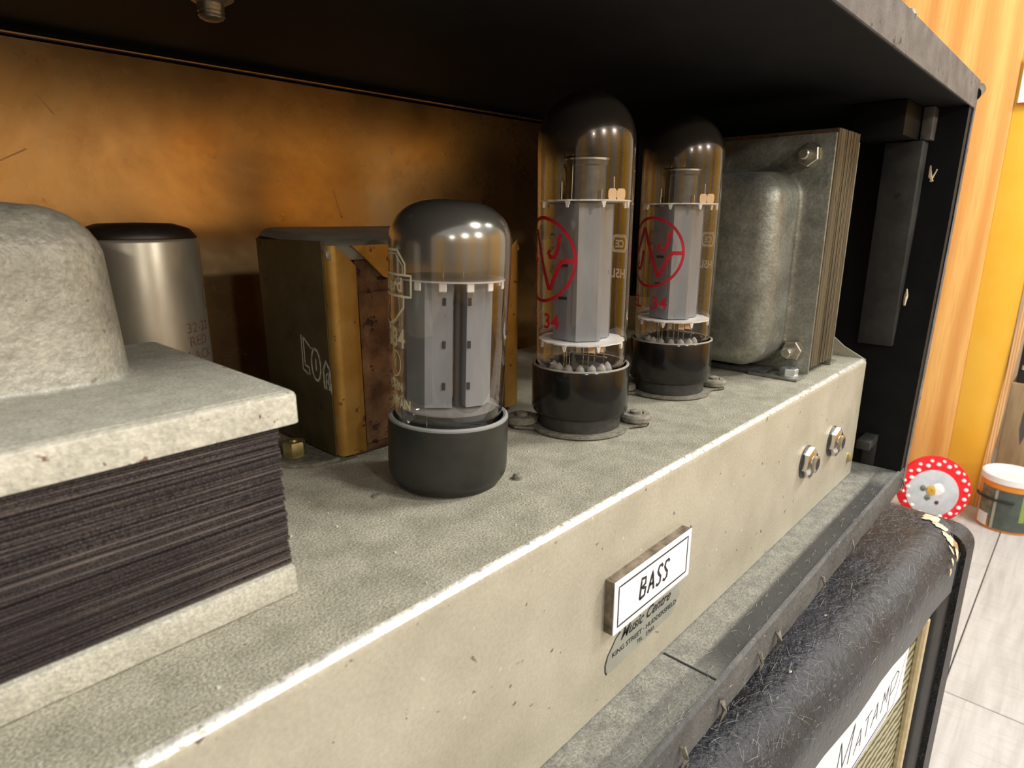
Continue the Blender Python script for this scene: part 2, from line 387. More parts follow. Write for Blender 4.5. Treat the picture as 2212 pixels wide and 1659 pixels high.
M['edgewood'] = wood('pale_wood_edge', (0.60, 0.30, 0.11), (0.90, 0.58, 0.27), 9.0, 0.5, 0.6)


def floorboards():
    mt, t, N, L, p = nt('pale_grey_wood_floor')
    c = ramp(t, noise(t, coords(t, (0.8, 9, 1)), 4, 7, 0.65, 0.4), [(0.3, (0.42, 0.41, 0.39)), (0.55, (0.56, 0.555, 0.54)), (0.75, (0.64, 0.635, 0.62))])
    c = mixc(t, ramp(t, noise(t, coords(t, (9, 1, 1)), 14, 4, 0.7), [(0.5, W3(0)), (0.75, W3(0.45))]), c, (0.34, 0.325, 0.31))
    L.new(c, p.inputs['Base Color']); p.inputs['Roughness'].default_value = 0.5; return mt
M['floor'] = floorboards()


def weave():
    mt, t, N, L, p = nt('green_gold_grille_cloth'); v = coords(t)
    wv = N.new('ShaderNodeTexWave'); wv.bands_direction = 'Z'; wv.inputs['Scale'].default_value = 62; wv.inputs['Distortion'].default_value = 3.0; wv.inputs['Detail Scale'].default_value = 2
    L.new(v, wv.inputs[0])
    L.new(ramp(t, wv.outputs[0], [(0.25, (0.10, 0.095, 0.05)), (0.6, (0.42, 0.39, 0.24))]), p.inputs['Base Color']); p.inputs['Roughness'].default_value = 0.75
    L.new(bump(t, wv.outputs[0], 0.6, 0.05), p.inputs['Normal']); return mt
M['weave'] = weave()
M['piping'] = mat('pale_gold_piping', (0.55, 0.44, 0.24), (0.68, 0.57, 0.36), 60, 0.5)
M['paper'] = mat('white_paper', (0.80, 0.81, 0.83), (0.88, 0.89, 0.90), 20, 0.6)

# ================================================================== THE ROOM
fl = thing('floor', 'pale grey wood plank floor of the room', 'floor')
for k in ('label', 'category'): del fl[k]
struct(fl)
plk = {}
def plank(x0, x1, y0, y1):
    key = (round(x1 - x0), round(y1 - y0)); me = plk.get(key)
    if me is None:
        g = G().box(0.12, x1 - x0 - 0.12, 0.12, y1 - y0 - 0.12, -1, 0, 0.10, 1)
        o = obj('floor_board', g, M['floor'], fl, loc=(x0, y0, -80)); plk[key] = o.data
    else:
        o = bpy.data.objects.new('floor_board', me); col.objects.link(o); o.parent = fl; o.location = (x0 * S, y0 * S, -80 * S)
for r_ in range(-6, 9):
    y0 = 0.3 + 20 * r_ - 20
    off = (131, 71, 11, 101)[(r_) % 4]
    x = off - 120 * 2
    while x < 300:
        if x + 120 > -60: plank(x, x + 120, y0, y0 + 20)
        x += 120
obj('subfloor', G().box(-425, 330, -436, 200, -84, -81.2), mat('dark_grout', (0.12, 0.11, 0.10)), fl)

wr = struct(obj('wall_right', G().box(300, 305, -430, 180, -82, 190), mat('warm_pale_wall', (0.60, 0.50, 0.38), (0.68, 0.57, 0.43), 2, 0.7)))
# wall and doorway behind the camera, seen only in reflections
wb = struct(obj('wall_back', G().box(-420, 300, -436, -431, -82, 190), mat('warm_cream_wall', (0.62, 0.50, 0.36), (0.68, 0.55, 0.40), 2, 0.7)))
struct(obj('wall_left', G().box(-425, -421, -436, -90, -82, 190), mat('warm_cream_wall', (0.60, 0.50, 0.38), (0.68, 0.57, 0.43), 2, 0.7)))
for k, (x0, x1) in enumerate(((-230, -170), (-20, 30), (185, 285))):
    struct(obj('trim_%d' % (k + 1), G().box(x0, x1, -431, -427, -80.5, 118, 0.6), M['panel']))
struct(obj('trim_4', G().box(-420, -416, -290, -200, -80.5, 118, 0.6), M['panel']))

struct(obj('wall_front', G().box(-420, 299, 185, 190, -82, 190), mat('warm_pale_wall', (0.60, 0.50, 0.38), (0.68, 0.57, 0.43), 2, 0.7)))
struct(obj('trim_5', G().box(295, 299.5, -350, -150, -80.5, 118, 0.6), M['panel']))

# orange wooden partition standing beyond the amplifier
wp = thing('wood_partition', 'tall orange wooden partition with a grained left stile beyond the amplifier', 'partition', (232, 0.4, -80))
obj('stile', G().box(0, 3.2, 17.3, 62, 0, 178, 0.35), M['pine'], wp, label='grained honey wood stile')
obj('panel', G().box(0.35, 2.8, 7.2, 17.25, 0, 178, 0.1), M['panel'], wp, label='smooth bright orange panel')
g = G(); g.loft([[(x, y, z) for x, y in ((-0.3, yy - 1.55), (-0.3, yy), (2.9, yy), (2.9, yy - 1.55))] for z, yy in ((0, 8.6), (30, 7.5), (70, 6.2), (178, 3.2))])
obj('edge_moulding', g, M['edgewood'], wp, label='pale wood edge moulding')
g = G().box(0, 0.12, 0, 9, 0, 12, 0.05, 1)
nc = thing('wall_notice', 'small white card fixed to the orange partition at the right picture edge', 'notice', (231.4, 7.9, 38.0))
obj('card', g, M['paper'], nc); obj('card_edge', G().box(-0.1, 0.1, -0.25, 9.2, -0.35, 0), M['red_print'], nc, label='red lower edge')

# round festive knitted plush
pl = thing('plush_disc', 'round red plush cushion with white knitted loops and pale grey centre on the floor', 'plush toy', (212, 17.4, -80), rad(212))
pb = G(); R_ = 9.9
pb.lathe([(0.05, -2.4), (R_ * .55, -2.5), (R_ * .88, -1.9), (R_, -0.6), (R_ * .98, 0.9), (R_ * .86, 1.9), (R_ * .7, 2.1), (0.05, 2.1)], 48)
TR = Matrix.Translation((0, 0, R_ - 0.1)) @ Matrix.Rotation(rad(80), 4, 'Y')
obj('body', pb.xf(TR), mat('red_felt', (0.80, 0.012, 0.02), (0.65, 0.008, 0.015), 12, 0.9, 0, (60, 0.5, 0.2)), pl, label='red felt body')
fc = G().lathe([(R_ * .71, 1.6), (R_ * .72, 2.1), (R_ * .6, 2.7), (0.05, 2.9)], 40)
obj('face', fc.xf(Matrix.Translation((0, -0.9, R_ - 0.9)) @ Matrix.Rotation(rad(80), 4, 'Y')), mat('pale_grey_felt', (0.42, 0.44, 0.47), (0.52, 0.54, 0.57), 10, 0.9), pl, label='pale grey felt centre')
wl = mat('white_wool', (0.80, 0.66, 0.66), (0.95, 0.90, 0.88), 40, 0.9, 0, (80, 0.5, 0.1))
ball = None
for k in range(34):
    a = 2 * pi * k / 34; rr = R_ * (0.78 if k % 2 else 0.87)
    p_ = TR @ Vector((rr * cos(a), rr * sin(a), 2.0 if k % 2 else 1.3))
    if ball is None:
        g = G().lathe([(0.05, -0.62), (0.5, -0.4), (0.68, 0), (0.5, 0.4), (0.05, 0.62)], 10); ball = obj('wool_loop', g, wl, pl, loc=p_)
    else:
        o = ball.copy(); col.objects.link(o); o.location = p_ * S
TF = Matrix.Translation((0, -0.9, R_ - 0.9)) @ Matrix.Rotation(rad(80), 4, 'Y')
for nm, mt_, rr, dz, (cx, cy) in (('nose', mat('ochre_felt', (0.48, 0.27, 0.03), (0.60, 0.36, 0.06), 20, 0.9), 1.5, 3.05, (-0.9, -0.7)),
                                  ('eye_patch', wl, 1.9, 2.9, (-1.3, 0.9)), ('sprig', mat('grey_green_sprig', (0.10, 0.13, 0.10), (0.2, 0.22, 0.18), 40, 0.9), 0.9, 2.9, (-1.4, -3.0)),
                                  ('sprig', mat('dark_green_sprig', (0.10, 0.13, 0.10), (0.2, 0.22, 0.18), 40, 0.9), 0.9, 2.9, (1.3, -1.7)), ('mouth', mat('plum_felt', (0.16, 0.03, 0.06), None, rough=0.9), 0.6, 2.9, (2.6, 0.9))):
    g = G().lathe([(rr, dz - 0.35), (rr * .95, dz), (rr * .5, dz + 0.3), (0.05, dz + 0.35)], 9, cx, cy).jit(0.12)
    obj(nm, g.xf(TF), mt_, pl)

# orange tub
tb = thing('plastic_tub', 'orange tub with a white rim and a dark green label on the floor', 'tub', (223, 0.3, -80), rad(180))
tr_ = 7.0
obj('body', G().lathe([(tr_ * .93, 0), (tr_ * .95, 0.4), (tr_, 15.2), (tr_ - .3, 15.2), (tr_ * .9, 1)], 48), mat('orange_plastic', (0.80, 0.27, 0.02), (0.88, 0.33, 0.04), 8, 0.4), tb)
obj('rim', G().lathe([(tr_ + .05, 14.3), (tr_ + .5, 14.5), (tr_ + .5, 16.2), (tr_ + .1, 16.5), (tr_ - .5, 16.2), (tr_ - .9, 15.3), (0.05, 15.2)], 48, cap0=False), mat('white_plastic', (0.85, 0.84, 0.82), None, rough=0.4), tb, label='white rim and lid')
def tubarc(g, a0, a1, z0, z1, r, n=14, th=0.06):
    L = []
    for zz, rr in ((z0, r), (z1, r), (z1, r + th), (z0, r + th)):
        pass
    for i in range(n):
        b0 = rad(a0 + (a1 - a0) * i / n); b1 = rad(a0 + (a1 - a0) * (i + 1) / n)
        g.add([(r * cos(b0), r * sin(b0), z0), (r * cos(b1), r * sin(b1), z0), (r * cos(b1), r * sin(b1), z1), (r * cos(b0), r * sin(b0), z1)], [(0, 1, 2, 3)])
    return g
def tubpart(nm, a0, a1, z0, z1, dr, m_): return raw(nm, tubarc(G(), a0, a1, z0, z1, tr_ + dr), m_, tb)
dk = mat('dark_green_label', (0.055, 0.07, 0.06), (0.085, 0.105, 0.09), 10, 0.5)
tubpart('label_panel', -28, 70, 0.8, 12.6, 0.05, dk)
tubpart('label_photo', -62, -28, 3.5, 12.6, 0.05, mat('faded_green_photo', (0.09, 0.10, 0.06), (0.22, 0.22, 0.13), 20, 0.5))
tubpart('label_square', -60, -32, 0.9, 4.6, 0.10, mat('plain_white_patch', (0.8, 0.78, 0.76), None, rough=0.5))
tubpart('label_line', -24, -18, 0.8, 12.4, 0.10, mat('pale_gold_line', (0.40, 0.38, 0.28), None, rough=0.5))
tubpart('label_stripe', 28, 40, 4.0, 12.0, 0.10, mat('lime_stripe', (0.28, 0.36, 0.07), (0.18, 0.26, 0.08), 60, 0.5))
g = G().tube([((tr_ + .45) * cos(rad(a)), (tr_ + .45) * sin(rad(a)), 9.1 + 0.006 * (a + 60)) for a in range(-85, 14, 7)], 0.33, 8)
obj('strap_handle', g, mat('black_strap', (0.01, 0.01, 0.01)), tb)

# cardboard box with black case on top, behind the tub
kb = thing('cardboard_box', 'brown cardboard box with a dark pointed mark standing behind the orange tub', 'box', (240, -7.2, -80))
krm = mat('brown_cardboard', (0.30, 0.22, 0.12), (0.42, 0.31, 0.18), 5, 0.7, stretch=(1, 3, 0.4))
obj('body', G().box(0, 26, -21, 13.4, 0, 39, 0.4), krm, kb)
g = G(); g.add([(-0.06, y, z) for y, z in ((7.8, 34.5), (6.9, 31), (7.1, 26), (8.4, 20.0), (9.3, 25.0), (9.2, 29.5), (8.9, 33))], [(0, 1, 2, 3, 4, 5, 6)])
raw('printed_mark', g, mat('grey_print', (0.075, 0.07, 0.075)), kb)
bc = thing('black_case', 'black case with a grey top resting on the brown cardboard box', 'case', (241, -7.2, -41))
obj('body', G().box(0, 24, -21, 12.6, 0, 13.5, 0.7), mat('black_case_vinyl', (0.022, 0.023, 0.026), (0.03, 0.031, 0.034), 20, 0.5), bc)
obj('top_panel', G().box(0.1, 23.9, -20.9, 12.4, 13.5, 17, 0.8), mat('grey_case_top', (0.10, 0.10, 0.105), None, rough=0.5), bc, label='grey top panel')
obj('catch', G().box(-0.35, 0, 10.8, 11.8, 4.2, 5.6, 0.1), M['zinc'], bc)

rb = thing('storage_box', 'dark red brown box resting on top of the black case at the right picture edge', 'box', (242, -7.2, -23.95))
obj('body', G().box(0, 20, -20, 11.6, 0, 16, 0.4), mat('dark_red_brown_card', (0.26, 0.055, 0.02), (0.34, 0.08, 0.03), 6, 0.6), rb)
obj('lid', G().box(-0.3, 20.3, -20.3, 11.9, 16.02, 20, 0.4), mat('dark_red_brown_lid', (0.22, 0.045, 0.02), (0.30, 0.07, 0.03), 6, 0.6), rb)
obj('label_card', G().box(-0.12, -0.02, -6, 8.4, 2, 9, 0.02, 1), M['paper'], rb, label='white label card')

# ================================================================== SPEAKER CABINET BELOW
th = rad(-5)
sp = thing('speaker_cabinet', 'worn black leathercloth speaker cabinet under the amplifier with chipped corner', 'speaker cabinet', (0, 0, 0), th)
YFc, ZT, XR = -2.05, -9.35, 42.4
# box profile (y, z) with rounded front, lofted along x; ends rounded
def capprof(ins, dz):
    r = 1.75; P = []
    y0 = YFc + ins; zt = ZT - dz
    P.append((34, zt))
    for k in range(12): P.append((30 - (30 - (y0 + r + 0.3)) * (k + 1) / 12, zt))
    for k in range(9):
        a = pi / 2 + (pi / 2) * k / 8; P.append((y0 + r + r * cos(a), zt - r + r * sin(a)))
    P += [(y0, -12.6), (y0 + 0.2, -12.85), (y0 + 0.9, -12.9), (34, -12.9)]
    return P
def cap_mesh():
    g = G(); L = []
    xs = [-60] + [-10 + 1.5 * k for k in range(33)] + [39.5, 39.65, 40.6, 41.0, 41.4]
    def ring(x, ins, dz):
        return [(x, y, z) for y, z in capprof(ins, dz)]
    for x in xs: L.append(ring(x, 0.05 * sin(x * 0.9) + (0.12 if x > 39.6 else 0), 0.06 * sin(x * 0.7)))
    for k in range(1, 7):
        a = pi / 2 * k / 6; L.append(ring(41.5 + 0.9 * sin(a), 0.12 + 0.9 * (1 - cos(a)), 0.9 * (1 - cos(a))))
    g.loft(L); return g
obj('top_panel', cap_mesh(), M['tolex'], sp, smooth=60)
obj('side_panel', G().box(37.9, 42.35, YFc + 0.15, 34, -79.9, -12.95, 0.4, 3), mat('dull_black_cloth', (0.007, 0.007, 0.008), (0.016, 0.016, 0.017), 30, 0.55, 0.0, (160, 0.6, 0.04)), sp)
endm = tolex('end_cloth', 0.45, (0.010, 0.010, 0.012), (0.022, 0.022, 0.026))
g = G().loft([[(x, y, z) for y, z in [(34, -79.9), (34, -9.7)] + [(YFc - 0.18 + 1.1 - 1.1 * sin(pi / 2 * k / 8), -9.7 - 1.1 + 1.1 * cos(pi / 2 * k / 8)) for k in range(9)] + [(YFc - 0.18, -79.9)]] for x in (40.75, 42.5)])
ep = obj('end_panel', g, endm, sp, smooth=40, label='rounded end board beyond the chipped edge')
obj('side_panel', G().box(-60, -56, YFc + 0.05, 34, -79.9, -12.95, 0.5, 3), M['tolex'], sp)
obj('rear_box', G().box(-55.9, 37.85, 4, 34, -79, -12.95), M['black_wood'], sp)
obj('grille_cloth', G().box(-55.9, 37.0, YFc + 0.45, YFc + 0.9, -76, -12.92), M['weave'], sp)
obj('bottom_rail', G().box(-55.9, 37.85, YFc + 0.1, 4, -79.9, -76.1, 0.4), M['tolex'], sp)
obj('piping', G().tube([(36.3, YFc + 0.30, -12.95 - 2 * k) for k in range(33)], 0.27, 10), M['piping'], sp, label='pale gold piping beside the grille')
obj('side_batten', G().box(36.62, 37.85, YFc + 0.5, 4, -76, -12.95), M['black_wood'], sp)
# chipped corner: bare wood showing
def blob(cx, cy, cz, rx, ry, rz, n=13, j=0.25):
    g = G(); rs = [random.uniform(1 - j, 1 + j) for _ in range(n)]
    top = [(cx + rx * .8 * rs[i] * cos(2 * pi * i / n), cy + ry * .8 * rs[i] * sin(2 * pi * i / n), cz + rz) for i in range(n)]
    bot = [(cx + rx * rs[i] * cos(2 * pi * i / n), cy + ry * rs[i] * sin(2 * pi * i / n), cz - rz) for i in range(n)]
    g.loft([bot, top]); return g
def surf_pt(x, s):
    """point on the bullnose: s=0 top flat start, 1 front"""
    r = 1.75; a = pi / 2 + pi / 2 * s
    ex = max(0, x - 41.5); k = 0.9 - sqrt(max(0, .81 - min(ex, .9) ** 2)); 
    n_ = 0.12 if x > 39.6 else 0
    return Vector((x, YFc + n_ + k + r - (r + 0.05) * sin(pi / 2 * s), ZT - k - r + (r + 0.07) * sin(a)))
def chip(cx, cs, rx, rs_, n=16):
    g = G(); out = []; inn = []
    for i in range(n):
        a = 2 * pi * i / n; q = random.uniform(0.6, 1.15)
        out.append(tuple(surf_pt(cx + rx * q * cos(a), cs + rs_ * q * sin(a))))
    c = surf_pt(cx, cs); g.v += out + [tuple(c + Vector((0, -0.04, 0.06)))]
    g.f += [(i, (i + 1) % n, n) for i in range(n)]; return g
for cx, cs, rx, rs_ in ((41.0, 0.03, 0.55, 0.20), (40.5, 0.25, 0.35, 0.16), (40.1, 0.48, 0.35, 0.16), (40.2, 0.82, 0.22, 0.16), (39.3, 0.62, 0.12, 0.10), (38.9, 0.80, 0.14, 0.10), (38.4, 0.95, 0.14, 0.08), (22.4, 0.1, 0.10, 0.02), (27.0, -0.1, 0.12, 0.02)):
    obj('bare_chip', chip(cx, cs, rx, rs_), M['pale_chip'], sp, smooth=0)
obj('bare_chip', chip(40.35, 0.66, 0.30, 0.20), mat('darker_bare_wood', (0.42, 0.24, 0.09), (0.55, 0.34, 0.14), 60, 0.7), sp, smooth=0)
# stray fibres stuck to the cloth
g = G()
for k in range(650):
    x = random.uniform(8, 42); sf_ = random.uniform(-0.9, 1.0); a = random.gauss(0.3, 0.9); ln = random.uniform(.15, .75)
    if sf_ > 0.6 and random.random() < .5: continue
    pts = []
    for q in range(4):
        u = x + ln * (q / 3 - .5) * cos(a) + random.uniform(-.02, .02); v_ = sf_ + ln * (q / 3 - .5) * sin(a) * .36
        if v_ < 0: p_ = Vector((u, YFc + 1.75 - v_ * 2.6, ZT))
        else: p_ = surf_pt(min(u, 41.9), min(v_, 1))
        p_.z += 0.02 + .03 * sin(q); pts.append(p_)
    g.tube(pts, random.uniform(.004, .008), 3, False)
fb = obj('fibre', g, mat('pale_fibre', (0.34, 0.335, 0.31), (0.18, 0.18, 0.18), 60, 0.8), sp, smooth=0, label='stray pale fibres stuck to the cloth'); fb['kind'] = 'stuff'
# handwritten paper strip
pf = lambda u, v: (u, YFc + 0.33, v)
pg = G(); top = []; bot = []
for k in range(25):
    u = 10 + 24.4 * k / 24; top.append((u, YFc + 0.34, -12.95)); bot.append((u, YFc + 0.34, -17.9 + 1.2 * (k / 24) ** 1.5 + random.uniform(-.03, .03)))
pg.v += top + bot + [(x, y + 0.04, z) for x, y, z in top + bot]; n = 25
for k in range(n - 1):
    pg.f += [(k, k + 1, n + k + 1, n + k), (2 * n + k, 3 * n + k, 3 * n + k + 1, 2 * n + k + 1), (k, 2 * n + k, 2 * n + k + 1, k + 1), (n + k, n + k + 1, 3 * n + k + 1, 3 * n + k)]
pg.f += [(0, n, 3 * n, 2 * n), (n - 1, 3 * n - 1, 4 * n - 1, 2 * n - 1)]
pap = obj('paper_strip', pg, M['paper'], sp, smooth=0, label='white paper strip hand lettered MATAMP')
lg = G()
for l, w_ in (([(25.85, -15.5), (25.96, -14.15), (26.5, -15.8), (27.44, -14.06), (27.2, -16.1)], .09), ([(27.85, -16.05), (28.42, -14.92), (28.62, -16.05)], .07), ([(27.98, -15.7), (28.6, -15.6)], .06),
              ([(29.25, -15.95), (29.27, -14.8)], .07), ([(28.9, -14.83), (29.7, -14.72)], .07), ([(29.87, -15.87), (30.42, -14.72), (30.62, -15.8)], .07), ([(30.0, -15.5), (30.6, -15.4)], .06),
              ([(31.15, -15.8), (31.3, -14.67), (31.55, -15.3), (31.9, -14.6), (31.85, -15.6)], .07), ([(32.35, -16.4), (32.2, -14.6), (32.9, -14.35), (33.25, -14.6), (32.9, -15.3), (32.3, -15.45)], .07),
              ([(20, -17.5), (25, -17.1), (28.1, -16.87), (32.3, -16.42)], .09), ([(20, -17.75), (28, -17.1), (33.3, -16.5), (34.1, -13.9)], .04)):
    stroke(lg, l, w_, pf)
raw('lettering', lg, M['blueink'], pap)

# ================================================================== AMPLIFIER CABINET
ac = thing('amplifier_cabinet', 'open black wooden amplifier cabinet holding the chassis and valves', 'cabinet')
g = G().box(-13.2, 43.3, -2.07, 19.5, 13.08, 14.42, 0.16, 3)
lid = obj('lid', g, M['black_wood'], ac)
# front edge strip of the lid: greyed covering
obj('lid_edge', G().box(-13.3, 43.42, -2.16, -2.075, 13.02, 14.46, 0.03, 1).jit(0.01), M['lidedge'], ac, label='greyed vinyl lid edge')
obj('base_panel', G().box(-13.2, 41.2, -2.05, 19.5, -8.0, -6.72, 0.13, 3), M['strip'], ac)
g = G(); P0 = []
n = 60
for zz, yo in ((-6.66, -1.98), (-6.70, -2.10), (-7.3, -2.13), (-8.05, -2.09)):
    P0.append([(-13 + 54.4 * k / n, yo + random.uniform(-.012, .012), zz + random.uniform(-.02, .02) * (2.4 if zz < -8 else 1)) for k in range(n + 1)])
for a, b in zip(P0, P0[1:]):
    bb = len(g.v); g.v += a + b; g.f += [(bb + k, bb + k + 1, bb + n + 2 + k, bb + n + 1 + k) for k in range(n)]
bk = [[(x, y + 0.05, z) for x, y, z in r] for r in P0]
for a, b in zip(bk, bk[1:]):
    bb = len(g.v); g.v += a + b; g.f += [(bb + k, bb + n + 1 + k, bb + n + 2 + k, bb + k + 1) for k in range(n)]
obj('base_edge', g, M['lip'], ac, smooth=50, label='dusty grey cloth edge of the base')
obj('cloth_seam', G().box(16.78, 16.84, -2.1, -0.05, -6.72, -6.69).xf(Matrix.Identity(4)), M['ink'], ac, label='seam in the base cloth')
# side panels (right one leans a little outwards)
g = G(); L = []
for z, x in ((-8.0, 41.1), (0, 42.1), (7, 42.9), (13.07, 43.25)):
    L.append([(x - 1.25, -2.07, z), (x, -2.07, z), (x, 19.5, z), (x - 1.25, 19.5, z)])
g.loft(L); obj('side_panel', g, M['black_wood'], ac)
g = G(); L = []
for z, x in ((-7.9, 41.1), (0, 42.1), (7, 42.9), (13.3, 43.3)):
    L.append([(x - 0.42, -2.15, z), (x + 0.04, -2.15, z), (x + 0.04, -1.5, z), (x + 0.0, -1.5, z), (x - 0.0, -2.09, z), (x - 0.42, -2.09, z)])
g.loft(L).jit(0.02); obj('side_edge', g, M['lidedge'], ac, label='frayed grey cloth edge of the side')
obj('side_panel', G().box(-13.2, -11.9, -2.05, 19.5, -6.7, 13.06), M['black_wood'], ac)
obj('front_panel', G().box(-11.88, 41.2, 17.2, 18.4, -6.7, 13.06), M['black_wood'], ac)
cs = obj('copper_screen', G().box(-11.8, 39.0, 16.9, 16.98, -6.6, 12.7), M['copper'], ac, label='scuffed copper sheet lining the cabinet')
obj('screen_fold', G().tube([(-11.8, 16.72, 12.76), (39.0, 16.72, 12.86)], 0.055, 8), M['copper'], ac, label='bright folded top edge of the copper sheet')
# scratches on the copper
cf = lambda u, v: (u, 16.89, v); scm = mat('bright_scratch', (0.95, 0.66, 0.40), None, rough=0.4, metal=0.3)
for pts in (((16.0, 8.6), (16.35, 7.4)), ((16.3, 7.45), (16.8, 7.35)), ((7.9, 7.15), (8.9, 6.5)), ((4.0, 8.9), (5.1, 9.5)), ((5.6, 11.2), (6.0, 10.6)), ((16.6, 5.6), (16.9, 5.3)), ((21.4, 5.6), (22.2, 5.1))):
    g = G(); stroke(g, pts, 0.045, cf); raw('scratch', g, scm, cs)
# battens and blocks at the right end
obj('batten', G().box(40.45, 41.75, -0.55, 1.25, 0.35, 11.35, 0.06).xf(Matrix.Translation((0, 0, 0))), M['black_wood2'], ac)
obj('corner_block', G().box(37.6, 41.75, -0.2, 2.2, 11.4, 13.05, 0.05), M['black_wood'], ac)
obj('corner_fillet', G().box(40.9, 42.0, -0.75, -0.25, 11.42, 13.05, 0.04), M['lidedge'], ac, label='pale grey corner fillet')
obj('edge_bead', G().tube([(41.62, -0.72, 0.4), (41.95, -0.72, 6), (42.15, -0.72, 13.0)], 0.13, 8), M['lidedge'], ac, label='grey worn edge line')
obj('foot_block', G().box(38.4, 40.6, -0.65, 0.05, -5.35, -4.85, 0.04).box(40.0, 40.6, -0.65, 0.05, -6.7, -5.36, 0.04), M['black_wood2'], ac)
obj('screw_hole', G().lathe([(0.13, 0), (0.13, 0.01)], 12).xf(Matrix.Translation((40.43, 0.25, 8.6)) @ Matrix.Rotation(-pi / 2, 4, 'Y')), M['ink'], ac)
for nm, pts in (('wood_splinter', ((41.0, -0.95, 10.1), (41.1, -0.98, 9.55), (41.25, -1.1, 9.3))), ('wood_splinter', ((41.1, -1.25, 9.9), (41.2, -1.0, 9.3))), ('wood_splinter', ((40.75, -0.80, 3.6), (40.8, -0.82, 3.2), (40.7, -0.80, 2.7)))):
    obj(nm, G().tube(pts, [0.03] + [0.10] * (len(pts) - 2) + [0.05], 6).jit(0.02), M['pale_chip'], ac)
obj('stud', G().lathe([(0.28, 0), (0.30, 0.12), (0.2, 0.3), (0.05, 0.36)], 16, 28.6, -1.8).xf(Matrix.Translation((0, 0, 14.42))), M['lidedge'], ac, label='small domed stud on the lid')
obj('hinge_stub', G().lathe([(0.36, 0), (0.36, 1.25), (0.32, 1.35)], 16).xf(Matrix.Translation((43.2, -1.95, 13.75)) @ Matrix.Rotation(rad(72), 4, 'Y')), M['bakelite'], ac, label='black round stub at the lid corner')
# catch under the lid
kc = obj('lid_catch', G().lathe([(0.55, 0), (0.6, -0.06), (0.34, -0.22), (0.30, -0.55), (0.2, -0.6)], 20).xf(Matrix.Translation((8.3, 9.9, 13.07))), M['nutsteel'], ac)
for k in range(3): obj('thread_ring', G().lathe([(0.30, -0.27 - 0.1 * k), (0.335, -0.30 - 0.1 * k), (0.30, -0.33 - 0.1 * k)], 20).xf(Matrix.Translation((8.3, 9.9, 13.07))), M['nutsteel'], kc)
# torn tufts of cloth on the base edge
for x, s_ in ((21.3, .35), (26.3, .2), (16.7, .3), (14.2, .28), (19.7, .2), (30.5, .12), (40.3, .25)):
    obj('frayed_tuft', G().tube([(x, -2.2, -7.2), (x + .2 * s_, -2.3, -7.6), (x - .3 * s_, -2.25, -7.7 - s_)], [s_ * .3, s_ * .25, 0.02], 6).jit(s_ * .12), M['dustmetal'], ac)

g = G()
for k in range(260):
    x = random.uniform(12, 40); a = random.gauss(0.5, 0.9); ln = random.uniform(.1, .5); y = random.uniform(-2.0, -0.2)
    g.tube([(x + ln * (q / 2 - .5) * cos(a), y + ln * (q / 2 - .5) * sin(a) * .5, -6.70 + 0.02 * (q % 2)) for q in range(3)], .005, 3, False)
fb = obj('fibre', g, mat('grey_fibre', (0.45, 0.44, 0.38), (0.28, 0.28, 0.25), 60, 0.8), ac, smooth=0); fb['kind'] = 'stuff'

# ================================================================== CHASSIS
ch = thing('amplifier_chassis', 'long dusty beige metal chassis carrying the valves and transformers', 'chassis')
X0, X1, YB, CH = -6.0, 37.85, 15.6, 6.66
rr = 0.28
prof = []
for k in range(7):
    a = pi + (-pi / 2) * k / 6
    prof.append((rr + rr * cos(a), -rr + rr * sin(a)))
# front with a rounded top bend, one shell: outer y,z path
path = [(0, -CH)] + prof + [(YB, 0.0), (YB, -CH)]
# top plate and front plate as two parts with their own finish
g = G(); N1 = 80
fr = [(0.0, -CH)] + prof[:3]; tp = prof[5:] + [(0.9, 0), (2, 0), (YB, 0)]
def sheet(pr, th_):
    g = G(); outer = [[(X0 + (X1 - X0) * k / N1, y, z) for k in range(N1 + 1)] for y, z in pr]
    cy, cz = 6, -4
    inner = [[(x, y + (0.12 if y < 1 else 0), z - (0.12 if z > -1 else 0)) for x, y, z in r] for r in outer]
    m_ = N1 + 1
    for rows, fl_ in ((outer, 0), (inner, 1)):
        b = len(g.v)
        for r in rows: g.v += r
        for i in range(len(rows) - 1):
            for k in range(N1):
                f = (b + i * m_ + k, b + i * m_ + k + 1, b + (i + 1) * m_ + k + 1, b + (i + 1) * m_ + k); g.f.append(f[::-1] if fl_ else f)
    return g
def plain(name, g, mt_, parent, sm=60, **k):
    me = bpy.data.meshes.new(name); me.from_pydata([(x * S, y * S, z * S) for x, y, z in g.v], [], g.f)
    for p in me.polygons: p.use_smooth = True
    me.set_sharp_from_angle(angle=rad(sm)); me.materials.append(mt_); o = bpy.data.objects.new(name, me); col.objects.link(o); o.parent = parent
    for a, b in k.items(): o[a] = b
    return o
plain('top_plate', sheet(tp, .12), M['chassis'], ch)
plain('highlit_worn_edge', sheet(prof[2:6], .12), mat('worn_edge_painted_highlight', (0.60, 0.59, 0.52), (0.84, 0.83, 0.77), 40, 0.35, 0.4, (200, 0.5, 0.03), (90, 0.62, (0.42, 0.40, 0.32)), grain=(200, 0.35)), ch, label='worn front edge of the chassis with its highlight in the colour')  # wear plus the white highlight along the bend, put into the colour
fp = plain('front_plate', sheet(fr, .12), M['chassis_front'], ch)
obj('end_plate', G().loft([[(x, 0.02, -CH), (x, 0.05, -0.05), (x, 1.2, 0.55), (x, 3.2, 2.15), (x, YB, 2.2), (x, YB, -CH)] for x in (X1 - 0.12, X1 - 0.01)]), M['chassis_front'], ch, smooth=0)
obj('rear_plate', G().box(X0, X1 - 0.13, YB - 0.12, YB - 0.01, -CH, -0.13), M['chassis_front'], ch)
